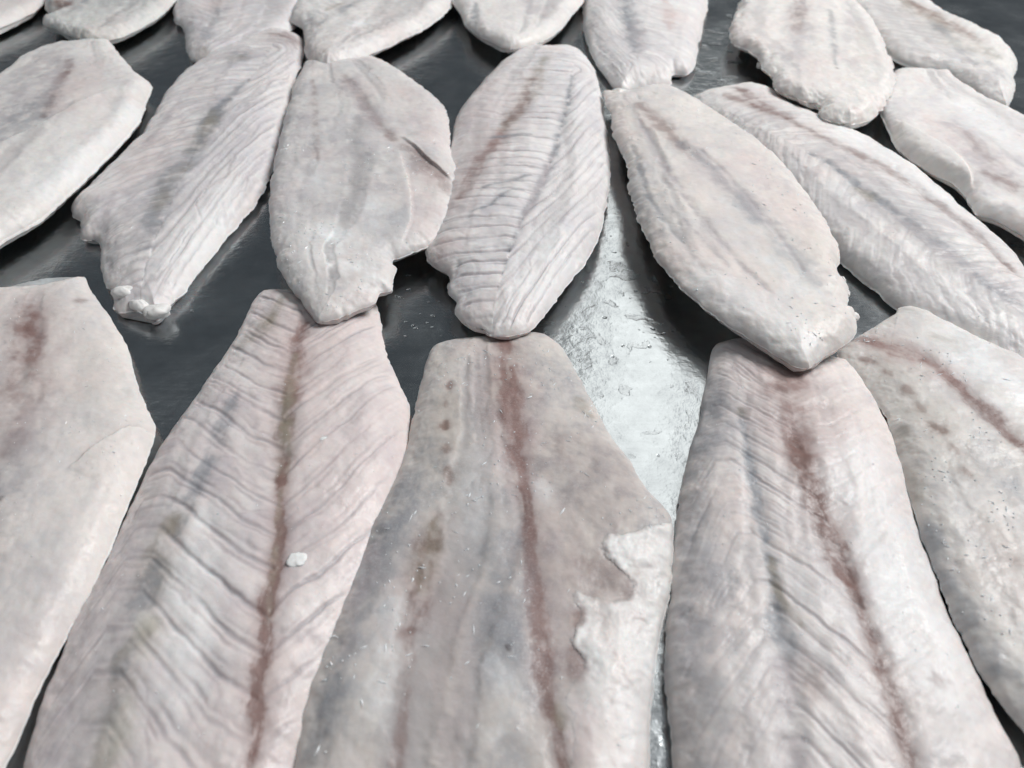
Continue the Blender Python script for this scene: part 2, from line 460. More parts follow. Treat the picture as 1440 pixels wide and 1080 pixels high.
    # ---- steps: a torn layer or belly flap that ends in a lip  (height mm, run px, points; the high side is left of travel down the list if h>0)
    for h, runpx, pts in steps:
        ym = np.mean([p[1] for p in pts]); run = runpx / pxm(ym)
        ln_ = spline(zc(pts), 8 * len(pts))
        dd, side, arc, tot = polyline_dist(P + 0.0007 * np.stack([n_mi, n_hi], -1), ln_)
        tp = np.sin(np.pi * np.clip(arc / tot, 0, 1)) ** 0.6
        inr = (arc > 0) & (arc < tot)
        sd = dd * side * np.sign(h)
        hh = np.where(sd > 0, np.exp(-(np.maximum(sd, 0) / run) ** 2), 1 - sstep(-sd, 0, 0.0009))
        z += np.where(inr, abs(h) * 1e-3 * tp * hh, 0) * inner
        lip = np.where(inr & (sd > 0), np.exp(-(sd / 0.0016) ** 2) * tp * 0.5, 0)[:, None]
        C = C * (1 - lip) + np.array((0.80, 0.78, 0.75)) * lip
        sh = np.where(inr & (sd <= 0), np.exp(-(sd / 0.0018) ** 2) * tp * 0.35, 0)[:, None]  # shade below the lip, painted into the flesh colour
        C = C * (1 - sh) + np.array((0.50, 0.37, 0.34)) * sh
    z = np.maximum(z, base + 0.0012)
    z = np.where(border, base + z0 + 0.0006 * fbm(P[:, 0] * 120, P[:, 1] * 120, seed + 44, 3), z)
    fro = np.clip(frost * (0.55 + 0.9 * n_lo + 0.6 * n_mi), 0, 1.2)
    # rims are bled white
    rw_ = (np.exp(-(d / 0.0035) ** 2) * 0.22)[:, None]
    C = C * (1 - rw_) + np.array((0.74, 0.715, 0.69)) * rw_
    C = np.clip(C, 0.02, 0.88)
    V = np.concatenate([P, z[:, None]], 1)
    q00 = gi[:-1, :-1].ravel(); q01 = gi[:-1, 1:].ravel(); q11 = gi[1:, 1:].ravel(); q10 = gi[1:, :-1].ravel()
    quads = np.stack([q00, q10, q11, q01], -1)
    # orientation: make top faces point up
    a, b, c = V[quads[len(quads) // 2][:3]]
    if np.cross(b - a, c - a)[2] < 0: quads = quads[:, ::-1]
    flip = np.cross(b - a, c - a)[2] < 0
    # underside: rings tucked in below the rim, then a flat sole
    def ring(k):
        g = gi[k:nt_ - k, k:nu - k]
        return np.r_[g[0, :-1], g[:-1, -1], g[-1, :0:-1], g[:0:-1, 0]]
    def loopfit(k, n):
        r = ring(k); x = np.linspace(0, len(r), n, endpoint=False).astype(int); return r[x]
    r0 = ring(0); n0 = len(r0)
    rings = [r0]; VV = [V]; CC = [C]; FF = [fro]; cnt = N
    cx = P.mean(0)
    kk = [max(1, int(0.0022 / s)), max(2, int(0.006 / s)), max(3, int(0.012 / s))]
    kk = [min(v_, nu // 2 - 2, nt_ // 2 - 2) for v_ in kk]
    prev = r0; extraq = []
    for j, (kq, zf) in enumerate(zip(kk, (0.62, 0.22, 0.0))):
        # rows/columns of the grid clamped inwards
        ri = np.clip(r0 // nu, kq, nt_ - 1 - kq); ci = np.clip(r0 % nu, kq, nu - 1 - kq)
        src = ri * nu + ci
        pv = P[src]
        zz = zt(ri / (nt_ - 1.0)) + z0 * zf
        VV.append(np.concatenate([pv, zz[:, None]], 1)); CC.append(C[r0] * 0.98); FF.append(fro[r0] * 0)
        cur = cnt + np.arange(n0); cnt += n0
        extraq.append(np.stack([prev, cur, np.roll(cur, -1), np.roll(prev, -1)], -1))
        prev = cur
    eq = np.vstack(extraq)
    # ring runs +u first: same winding as the top grid needs testing against the flip
    if not flip: pass
    ngon = list(prev)
    v0 = np.vstack(VV)
    a_, b_, c_ = v0[eq[0][0]], v0[eq[0][1]], v0[eq[0][2]]
    nrm = np.cross(b_ - a_, c_ - a_); mid = v0[eq[0]].mean(0)
    out = np.r_[mid[:2] - P[gi[min(12, nt_ - 1), nu // 2]], 0]
    if np.dot(nrm, out) < 0: eq = eq[:, ::-1]
    V2 = np.vstack(VV)
    o_ = Vector((float(P[:, 0].mean()), float(P[:, 1].mean()), 0.0))
    V2 = V2 - np.array(o_)
    C2 = np.vstack(CC); C2 = np.concatenate([C2, np.ones((len(C2), 1))], 1)
    o = mesh_object(name, V2, np.vstack([quads, eq]), FLESH, extra={'flesh': ('FLOAT_COLOR', C2), 'frost': ('FLOAT', np.concatenate(FF))}, ngons=[ngon])
    o.location = o_
    tag(o, label, "fish fillet", FILLET_GROUP)
    return dict(o=o, V=V, C=C, fro=fro, quads=quads, P=P, d=d, origin=np.array(o_), zc=zc, zt=zt, T=T, seed=seed)

def make_ice():
    m, n, l, p = nt("frost_ice")
    p.inputs["Base Color"].default_value = (0.86, 0.88, 0.90, 1)
    p.inputs["Roughness"].default_value = 0.12
    return m
ICE = make_ice()
def ice_crystals(F, n, seed, box=None, size=1.0):
    """loose needles and grains of ice frozen onto the top of a fillet, one part"""
    rng = np.random.RandomState(seed)
    ok = F['d'] > 0.002
    if box:
        b = F['zc']([(box[0], box[1]), (box[2], box[1]), (box[2], box[3]), (box[0], box[3])])
        ok &= in_poly(F['P'], b)
    dens = np.clip(0.15 + 1.2 * fbm(F['P'][:, 0] * 60, F['P'][:, 1] * 60, seed + 5, 3), 0.02, 1) * ok
    idx = rng.choice(len(F['P']), n, p=dens / dens.sum())
    V = []; Q = []
    for k, i in enumerate(idx):
        c = F['V'][i] - F['origin'] + np.array((0, 0, 0.00008))
        L = size * (0.25 + 1.1 * rng.rand() ** 3) * 1e-3; w_ = size * rng.uniform(0.10, 0.26) * 1e-3; a = rng.normal(0.3, 0.9)
        if rng.rand() < 0.45: L = w_ * 1.4
        e = np.array((math.cos(a), math.sin(a), rng.uniform(-0.15, 0.25))) * L
        s_ = np.array((-math.sin(a), math.cos(a), 0)) * w_; up = np.array((0, 0, w_ * 0.9))
        V += [c - e, c - s_, c + e, c + s_, c + up, c - up]
        o6 = 6 * k
        Q += [(o6, o6 + 1, o6 + 4), (o6 + 1, o6 + 2, o6 + 4), (o6 + 2, o6 + 3, o6 + 4), (o6 + 3, o6, o6 + 4), (o6 + 1, o6, o6 + 5), (o6 + 2, o6 + 1, o6 + 5), (o6 + 3, o6 + 2, o6 + 5), (o6, o6 + 3, o6 + 5)]
    o = mesh_object("ice_crystals", V, Q, ICE, parent=F['o'])
    o["kind"] = "stuff"
    o.data.polygons.foreach_set("use_smooth", np.zeros(len(o.data.polygons), bool))
    return o

# ================================================================== the fillets, nearest row first
fO = fillet("pinkish fillet with rust centre line and olive streak along its left half",
    L=[(392,407),(370,409),(355,427),(330,480),(295,530),(260,582),(225,632),(205,672),(185,712),(160,770),(130,832),(100,892),(70,960),(50,1020),(35,1080),(15,1200),(60,1420),(180,1500)],
    R=[(392,407),(450,412),(505,415),(530,430),(537,460),(545,500),(563,545),(576,572),(577,592),(572,640),(560,690),(545,740),(525,800),(500,860),(470,930),(445,1000),(420,1080),(400,1200),(330,1420),(180,1500)],
    T=13, z0=4, w=17, seed=11, spacing=0.0005, ends=(0.62,0.9), frost=0.25, rag=0.35, tone=(0.72,0.655,0.645), tone2=(0.56,0.505,0.515), fibre=0.6,
    myo=dict(axis=[(432,400),(420,460),(408,540),(400,620),(398,700),(388,800),(375,900),(362,1000),(352,1080),(340,1250),(320,1450)], sp=13.5, gw=0.085, dep=0.6, col=0.75, pig='l', ff=5, per=1.15, rid=0.28,
        left=[(50,0.65,1.1),(165,1.1,1.2),(200,0.2,0.6),(320,-2.0,0.5),(480,-2.8,0.5)],
        right=[(60,0.9,1.0),(120,1.2,0.8),(180,1.3,0.5),(320,1.4,0.4)]),
    marks=[
     ('b',30,0.62,[(430,452),(420,480),(413,540),(406,590),(402,650)],dict(dz=-0.8,dw=1.6,brk=0.6)),
     ('o',20,0.75,[(416,500),(408,560),(404,610),(401,660),(398,700)],dict(brk=0.5,dz=0.3)),
     ('b',24,0.85,[(402,650),(399,700),(394,760),(388,810),(382,850),(375,900),(365,980),(357,1040),(350,1090),(340,1200)],dict(dz=-0.9,dw=1.8,brk=0.65)),
     ('o',14,0.55,[(397,700),(390,770),(384,830),(377,880)],dict(brk=0.8)),
     ('r',120,0.20,[(440,430),(425,470),(415,530)],{}),
     ('r',70,0.15,[(400,700),(388,800),(370,930),(355,1060)],{}),
     ('g',26,0.55,[(330,560),(312,600),(290,660),(270,710),(248,760)],dict(brk=0.7,dz=-0.5)),
     ('o',48,0.62,[(253,735),(236,770),(222,810),(208,850)],dict(brk=0.8,dz=-0.5)),
     ('g',46,0.50,[(225,800),(205,850),(195,890),(170,950)],dict(brk=0.8)),
     ('o',55,0.60,[(215,890),(190,930),(165,985),(150,1050),(130,1120)],dict(brk=0.9)),
     ('y',40,0.55,[(210,870),(208,920),(200,930)],{}),
     ('y',50,0.40,[(180,990),(165,1060),(150,1100)],{}),
     ('g',60,0.30,[(160,990),(130,1060),(110,1150)],{}),
     ('o',40,0.42,[(378,440),(362,462),(350,480)],dict(brk=0.9)),
     ('o',16,0.5,[(395,412),(388,430),(372,455)],{}),
     ('p',180,0.32,[(480,520),(500,620),(480,740)],{}),
     ('w',90,0.45,[(290,740),(270,850),(250,960)],dict(brk=1)),
     ('l',60,0.40,[(205,720),(150,850),(100,960),(70,1060)],dict(brk=1)),
    ])

fN = fillet("large translucent grey fillet with two brown stripes and a torn white membrane",
    L=[(690,472),(640,477),(610,486),(601,503),(592,540),(580,590),(565,650),(540,702),(517,752),(490,820),(465,880),(440,950),(425,1010),(413,1080),(405,1200),(470,1420),(620,1480)],
    R=[(690,472),(740,467),(765,471),(790,490),(811,525),(831,562),(856,610),(885,650),(912,690),(945,728),(948,760),(945,820),(936,870),(928,902),(920,960),(915,1020),(911,1080),(893,1200),(800,1420),(620,1480)],
    T=14, z0=5, w=15, seed=23, spacing=0.0005, ends=(0.72,0.95), frost=0.9, rag=0.35, tone=(0.56,0.53,0.505), tone2=(0.345,0.34,0.345), band=0.7, fibre=0.5,
    steps=[],
    marks=[
     ('b',38,0.72,[(708,478),(712,520),(716,560),(722,610),(730,650)],dict(dz=-0.6,dw=1.6,brk=0.6)),
     ('b',26,0.75,[(730,650),(738,700),(744,760),(752,830),(760,900),(768,960),(778,1020),(790,1080),(800,1160)],dict(dz=-0.7,dw=2,brk=0.6)),
     ('r',100,0.26,[(705,480),(722,580),(735,680)],{}),
     ('r',110,0.22,[(765,740),(780,830),(790,920)],{}),
     ('b',14,0.50,[(632,540),(631,550)],dict(brk=0.3,dz=-0.4)), ('b',12,0.35,[(628,569),(627,575)],dict(brk=0.3)), ('b',18,0.62,[(626,598),(627,606)],dict(brk=0.3,dz=-0.4)),
     ('b',17,0.42,[(629,632),(628,641)],dict(brk=0.3)), ('b',16,0.45,[(631,664),(632,684)],dict(brk=0.3)), ('o',60,0.25,[(629,560),(628,640),(624,720)],{}),
     ('b',40,0.62,[(618,730),(606,770),(598,810),(590,850),(582,890)],dict(brk=0.9,dz=-0.3)),
     ('o',34,0.5,[(612,740),(600,790),(594,830)],{}),
     ('b',22,0.42,[(580,890),(572,960),(566,1030),(562,1090)],dict(brk=0.9)),
     ('r',90,0.18,[(640,860),(632,960),(630,1060)],{}),
     ('g',90,0.42,[(696,720),(700,800),(705,870),(712,950)],dict(brk=0.9)),
     ('d',10,0.6,[(713,918),(716,921)],{}),
     ('g',60,0.50,[(560,690),(540,760),(515,830),(495,900),(470,980),(450,1060)],dict(brk=1)),  # shaded left flank, darkening painted into the colour
     ('l',40,0.6,[(520,770),(495,850),(478,920)],dict(brk=0.9)),
     ('g',26,0.45,[(600,620),(592,660),(584,700),(570,740)],dict(brk=1)),
     ('p',60,0.35,[(655,480),(670,490)],{}),
     ('y',40,0.3,[(770,478),(800,510)],{}),
     ('o',28,0.45,[(815,560),(828,580)],dict(brk=0.9)),
     ('b',130,0.20,[(800,640),(830,690),(850,740)],{}),
     ('b',80,0.34,[(830,800),(860,815),(870,830)],dict(brk=0.3)),
     ('b',34,0.36,[(812,920),(806,950),(800,965)],dict(brk=0.5)),
     ('b',26,0.5,[(815,870),(810,885)],{}),
     ('w',70,0.5,[(560,860),(548,920),(540,990)],dict(brk=0.9)),
     ('w',40,0.35,[(690,940),(715,980),(690,1040)],dict(brk=1)),
     ('w',90,0.35,[(660,690),(680,660),(640,740)],dict(brk=1)),
     ('o',18,0.5,[(784,1000),(790,1030)],{}),
     ('w',36,0.5,[(762,690),(770,710)],dict(brk=1)),
     ('p',110,0.7,[(880,880),(865,970),(855,1080),(840,1180)],dict(brk=0.4)),
     ('w',80,0.5,[(895,900),(880,1000),(870,1100)],dict(brk=0.4)),
    ])
# the torn pale membrane that still covers the right flank: a layer of its own on the big grey fillet
def membrane(F, poly, h, label, alb=(0.75, 0.74, 0.73)):
    P = F['P']; pw = F['zc'](poly); poly_w = spline(np.vstack([pw, pw[:1]]), len(poly) * 6)
    Pn = P + 0.0014 * np.stack([fbm(P[:, 0] * 330, P[:, 1] * 330, 901, 4, 0.7), fbm(P[:, 0] * 330, P[:, 1] * 330, 907, 4, 0.7)], -1)
    ins = in_poly(Pn, poly_w) & (F['d'] > 0.0004)
    qi = F['quads'][ins[F['quads']].all(1)]
    used = np.unique(qi); mp = np.full(len(P), -1); mp[used] = np.arange(len(used))
    pe = polyline_dist(Pn[used], poly_w)[0]; de = np.minimum(pe, F['d'][used])
    pu = P[used]
    ylo = at(800, 930, 0.012)[1]; yhi = at(800, 1010, 0.012)[1]
    bw = 0.0021 + 0.010 * sstep(-pu[:, 1], -ylo, -yhi)      # towards the tail end the layer thins out into the flesh
    bl = sstep(de, 0, bw)
    thin = 0.25 + 0.75 * (1 - sstep(-pu[:, 1], -ylo, -yhi))
    wr = fbm(pu[:, 0] * 120 + pu[:, 1] * 60, pu[:, 1] * 150 - pu[:, 0] * 60, 911, 4, 0.6)
    z = F['V'][used, 2] + 0.00006 + h * 1e-3 * bl * thin * (0.7 + 1.1 * wr) + h * 0.7e-3 * thin * np.exp(-((de - 0.006) / 0.003) ** 2) * np.clip(0.2 + 1.6 * fbm(pu[:, 0] * 55, pu[:, 1] * 55, 913, 2), 0, 1.2)
    z = np.maximum(z, F['V'][used, 2] + 0.00005)
    n = fbm(pu[:, 0] * 90, pu[:, 1] * 90, 915, 4, 0.6); n2 = fbm(pu[:, 0] * 500, pu[:, 1] * 500, 917, 3)
    c = np.array(alb) * (1 + 0.06 * n + 0.04 * n2)[:, None]
    pkk = np.clip(0.3 + 0.7 * n, 0, 0.6)[:, None] * sstep(de, 0.003, 0.010)[:, None]
    c = c * (1 - pkk) + np.array((0.66, 0.575, 0.55)) * pkk
    op_ = (bl * np.clip(0.74 + 0.8 * wr, 0.35, 0.95))[:, None]
    c = F['C'][used] * (1 - op_) + c * op_
    V = np.concatenate([pu, z[:, None]], 1) - F['origin']
    o = mesh_object("torn_membrane", V, mp[qi], FLESH, parent=F['o'],
        extra={'flesh': ('FLOAT_COLOR', np.concatenate([c, np.ones((len(c), 1))], 1)), 'frost': ('FLOAT', 0.2 + 0 * n)})
    o["label"] = label
    return o
membrane(fN, [(950,722),(915,742),(880,756),(850,758),(844,770),(850,788),(868,806),(891,824),(884,842),(862,848),(840,846),(822,842),(807,834),(803,846),(812,862),(818,870),(806,890),(800,905),(812,925),(820,938),(813,955),(803,965),(797,990),(805,1030),(800,1090),(790,1200),(760,1330),(850,1330),(960,1100),(960,900)],
    0.60, "torn whitish membrane with ragged edge")

fM = fillet("pale fillet with reddish brown line and grey left flank, beside bright bare steel",
    L=[(1060,476),(1030,478),(1008,484),(1000,500),(992,540),(983,590),(968,640),(954,700),(946,760),(941,830),(935,900),(934,960),(939,1020),(944,1080),(965,1200),(1060,1420),(1180,1480)],
    R=[(1060,476),(1110,492),(1165,502),(1192,510),(1212,535),(1240,580),(1265,640),(1285,720),(1310,800),(1340,880),(1378,960),(1412,1030),(1436,1080),(1450,1200),(1370,1420),(1180,1480)],
    T=15, z0=4, w=17, seed=31, spacing=0.0005, ends=(0.62,0.95), frost=0.5, rag=0.3, tone=(0.73,0.68,0.66), tone2=(0.57,0.545,0.545), fibre=0.7,
    myo=dict(axis=[(1095,480),(1105,540),(1118,610),(1138,680),(1162,740),(1190,800),(1212,860),(1230,920),(1252,1000),(1275,1080),(1310,1200),(1360,1450)], sp=10.0, gw=0.10, dep=0.6, col=0.62, pig='l', ff=6, per=0.9, rid=0.4,
        left=[(45,0.9,0.9),(112,1.2,1.0),(135,0.0,0.6),(260,-1.4,0.6),(460,-2.0,0.5)],
        right=[(60,0.6,0.35),(120,0.9,0.25),(180,1.2,0.2),(320,1.5,0.2)]),
    marks=[
     ('b',60,0.55,[(1095,505),(1105,545),(1115,600),(1125,640)],dict(brk=0.6,dz=-0.5)),
     ('r',150,0.25,[(1090,500),(1112,560),(1125,630)],{}),
     ('b',42,0.78,[(1120,625),(1132,665),(1145,705),(1160,740),(1175,780),(1190,815)],dict(dz=-0.7,dw=1.5,brk=0.5)),
     ('b',30,0.70,[(1185,800),(1200,840),(1215,880),(1228,920),(1240,960),(1252,1000),(1265,1050),(1278,1090),(1300,1180)],dict(dz=-0.8,dw=1.8,brk=0.5)),
     ('g',18,0.65,[(1042,580),(1050,630),(1058,680),(1068,730),(1078,780),(1086,830),(1093,870)],dict(dz=-0.7,dw=1.6,brk=0.7)),
     ('g',44,0.62,[(1092,860),(1100,900),(1112,930),(1122,950)],dict(brk=0.8,dz=-0.6)),
     ('l',44,0.65,[(1100,940),(1102,1000),(1104,1050),(1106,1100)],dict(brk=0.7,dz=-0.8)),
     ('o',16,0.6,[(1082,790),(1090,830),(1115,870),(1122,885)],dict(brk=0.8)),
     ('b',40,0.28,[(1130,940),(1142,975),(1148,990)],dict(brk=0.8)),
     ('g',120,0.30,[(1000,560),(985,680),(975,800),(975,950),(985,1080)],dict(brk=1)),  # left flank turned from the light: its shade painted in grey
     ('g',60,0.35,[(1005,520),(1000,580),(985,650)],dict(brk=1)),  # more painted shade on the upper left flank
     ('o',14,0.55,[(1040,575),(1044,582)],{}),
     ('w',180,0.5,[(1200,640),(1240,740),(1280,860),(1330,960)],dict(brk=0.6)),  # right side facing the light, brightness painted in white
     ('p',120,0.30,[(1190,600),(1250,700)],{}),
     ('b',30,0.3,[(1315,960),(1318,970)],{}),
    ])

fP = fillet("smooth white fillet with blunt square top and dark red blotches, at left edge",
    L=[(60,403),(0,407),(-60,418),(-120,470),(-190,600),(-260,760),(-330,950),(-400,1150),(-330,1400),(-200,1480)],
    R=[(60,403),(105,393),(119,391),(129,411),(150,440),(170,470),(184,500),(191,535),(205,570),(219,600),(215,622),(206,650),(187,700),(160,760),(130,832),(102,882),(75,932),(45,1000),(20,1055),(0,1095),(-60,1250),(-130,1420),(-200,1480)],
    T=15, z0=5.5, w=14, seed=47, spacing=0.00055, ends=(0.75,0.95), frost=0.35, rag=0.25, tone=(0.72,0.685,0.665), tone2=(0.60,0.585,0.575), fibre=0.3,
    steps=[(1.2,60,[(222,598),(185,602),(140,630),(100,665)])],
    marks=[
     ('b',46,0.62,[(38,440),(46,468),(45,490),(38,510)],dict(brk=0.9,dz=-0.3)),
     ('b',26,0.55,[(50,445),(48,470)],dict(brk=0.6)),
     ('b',60,0.40,[(40,515),(30,560),(22,600),(15,640)],dict(brk=0.9)),
     ('r',110,0.20,[(40,420),(42,500),(25,600)],{}),
     ('l',90,0.40,[(40,620),(20,680),(5,720)],dict(brk=1)),
     ('l',60,0.45,[(80,560),(50,610)],dict(brk=1)),
     ('g',70,0.35,[(30,650),(0,700)],dict(brk=1)),
     ('d',14,0.6,[(4,712),(8,710)],{}),
     ('b',16,0.35,[(108,422),(115,420)],{}),
     ('p',120,0.25,[(60,830),(80,880),(40,950)],dict(brk=0.8)),
     ('y',120,0.25,[(150,480),(170,560)],{}),
    ])

fL = fillet("greyish fillet with a row of brown spots, cut off by the right edge",
    L=[(1177,497),(1178,505),(1200,522),(1222,550),(1245,590),(1260,630),(1274,690),(1294,750),(1319,820),(1345,880),(1370,932),(1400,980),(1440,1032),(1510,1110),(1640,1220),(1800,1260)],
    R=[(1177,497),(1186,486),(1202,478),(1235,455),(1258,442),(1263,433),(1278,433),(1300,439),(1330,455),(1380,480),(1428,503),(1450,518),(1520,570),(1640,700),(1760,900),(1830,1100),(1800,1260)],
    zb=((0,2),(0.4,3),(1,1)), T=13, z0=5, w=12, seed=53, spacing=0.0005, ends=(0.6,0.95), frost=0.6, rag=0.35, tone=(0.62,0.60,0.575), tone2=(0.46,0.45,0.445), fibre=0.5,
    marks=[
     ('b',34,0.65,[(1215,470),(1245,482),(1270,495),(1295,505)],dict(brk=0.6,dz=-0.4)),
     ('b',24,0.72,[(1300,508),(1330,530),(1358,560),(1390,590),(1420,620),(1450,650),(1500,700)],dict(dz=-0.6,dw=1.8,brk=0.5)),
     ('r',70,0.30,[(1225,475),(1280,500),(1340,535)],{}),
     ('b',16,0.45,[(1219,499),(1230,503)],dict(brk=0.3)), ('b',14,0.32,[(1246,520),(1252,525)],dict(brk=0.3)), ('b',17,0.42,[(1272,546),(1281,552)],dict(brk=0.3)), ('b',16,0.40,[(1290,570),(1298,579)],dict(brk=0.3)),
     ('b',24,0.50,[(1312,601),(1324,610)],dict(brk=0.3,dz=-0.4)), ('b',17,0.40,[(1334,634),(1341,643)],dict(brk=0.3)), ('b',15,0.40,[(1353,666),(1360,674)],dict(brk=0.3)), ('o',60,0.22,[(1230,505),(1300,580),(1360,670)],{}),
     ('g',46,0.60,[(1305,740),(1322,790),(1345,840),(1368,885),(1395,925),(1425,970),(1460,1010)],dict(brk=0.8)),
     ('o',30,0.4,[(1265,600),(1280,650),(1292,700)],dict(brk=0.9)),
     ('g',40,0.45,[(1400,650),(1440,700),(1480,760)],dict(brk=1)),
     ('b',40,0.25,[(1385,735),(1400,760),(1430,800)],dict(brk=1)),
     ('w',150,0.6,[(1330,470),(1390,510),(1440,560)],dict(brk=0.6)),
     ('o',20,0.3,[(1315,475),(1330,480)],{}),
    ])
# ================================================================== the second row
fD = fillet("white fillet with smudgy dark grey centre band and broken lumpy tip on dark steel",
    L=[(395,44),(372,46),(332,60),(290,85),(250,115),(224,150),(199,195),(160,232),(115,275),(100,291),(103,305),(114,313),(115,337),(139,341),(142,375),(151,402),(160,412),(162,434),(172,442),(190,440),(203,440)],
    R=[(395,44),(413,48),(425,56),(427,78),(418,105),(408,145),(396,190),(384,240),(372,270),(345,306),(315,342),(290,372),(265,406),(240,431),(229,449),(215,452),(203,440)],
    T=14, z0=4, w=15, seed=61, ends=(0.75,0.8), frost=0.3, rag=0.55, tone=(0.76,0.735,0.73), tone2=(0.64,0.62,0.645), fibre=0.8,
    myo=dict(axis=[(380,70),(362,100),(335,135),(310,165),(290,200),(265,245),(245,290),(225,330),(208,370),(195,410),(185,450)], sp=8.5, gw=0.16, dep=0.75, col=0.66, rid=0.7, per=0.8, pig='l', ff=3,
        left=[(30,-0.3,1.0),(70,-0.6,0.9),(110,-1.0,0.6),(160,-1.5,0.3)], right=[(14,2.5,1.0),(60,4.6,1.2),(110,5.0,1.2),(170,4.6,1.0)], spr=24),
    marks=[
     ('g',34,0.62,[(335,85),(340,80),(330,92)],dict(brk=0.6)),
     ('o',26,0.55,[(330,88),(336,84)],{}),
     ('g',12,0.5,[(352,115),(335,132),(322,148)],dict(brk=0.6)),
     ('g',28,0.72,[(320,150),(300,172),(288,195),(276,215)],dict(brk=0.7,dz=-0.4)),
     ('o',26,0.5,[(300,165),(286,195),(272,222)],dict(brk=0.8)),
     ('g',44,0.50,[(270,220),(250,250),(232,285),(215,320),(205,350)],dict(brk=0.9)),
     ('o',30,0.35,[(262,240),(240,275),(222,300)],dict(brk=0.8)),
     ('l',16,0.5,[(290,110),(255,145),(225,185),(205,215)],dict(brk=0.7)),
     ('l',14,0.45,[(160,275),(150,310),(145,340)],dict(brk=0.7)),
     ('b',40,0.4,[(385,48),(400,50),(420,56)],dict(brk=0.6)),
     ('p',70,0.25,[(160,270),(190,240),(220,200)],{}),
     ('w',60,0.4,[(320,270),(290,330),(250,390)],{}),
    ])
fE = fillet("broad frosty light grey fillet with a pinkish lifted flap on its right",
    L=[(480,84),(455,90),(430,88),(416,115),(405,150),(395,190),(384,240),(380,290),(382,340),(390,376),(410,406),(430,434),(446,453)],
    R=[(480,84),(505,86),(525,82),(560,99),(600,130),(628,155),(633,190),(635,222),(646,245),(648,262),(645,292),(632,326),(610,346),(585,356),(563,363),(552,367),(551,374),(558,380),(553,394),(552,410),(536,415),(530,428),(500,441),(470,451),(446,453)],
    zb=((0,3),(0.5,7),(1,10)), T=12, z0=4, w=12, seed=67, band=0.7, ends=(0.8,0.9), frost=1.1, rag=0.55, tone=(0.66,0.645,0.635), tone2=(0.52,0.51,0.515), fibre=0.3,
    steps=[(-2.2,30,[(640,258),(628,250),(605,232),(585,212),(565,196)]), (-0.9,16,[(560,215),(572,250),(580,290),(578,320),(562,350)])],
    marks=[
     ('b',20,0.40,[(483,105),(500,130),(520,158),(535,178),(552,200)],dict(dz=-0.5,brk=0.7)),
     ('l',40,0.5,[(490,110),(510,145),(535,180)],dict(brk=0.8)),
     ('b',9,0.26,[(440,110),(443,150),(446,190),(449,230)],dict(brk=0.9)),
     ('l',22,0.4,[(430,130),(425,190),(430,260)],dict(brk=0.9)),
     ('b',30,0.40,[(575,213),(597,235),(622,255),(628,270)],dict(brk=0.4)),  # shadow under the lifted flap, painted in dark red brown
     ('p',60,0.5,[(600,250),(610,290),(600,330)],dict(brk=0.5)),
     ('p',70,0.35,[(560,130),(600,170),(620,210)],dict(brk=0.5)),
     ('g',60,0.25,[(520,230),(545,290),(560,320)],dict(brk=1)),
     ('l',70,0.35,[(470,210),(480,300)],dict(brk=1)),
     ('w',26,0.7,[(640,255),(644,275),(640,290)],{}),
     ('w',90,0.6,[(450,330),(480,370),(520,390)],dict(brk=1.4)),
     ('w',60,0.5,[(520,290),(550,330),(500,340)],dict(brk=1.4)),
     ('w',50,0.45,[(440,230),(450,270)],dict(brk=1.4)),
     ('g',30,0.3,[(470,395),(480,410)],dict(brk=1.2)),
    ])
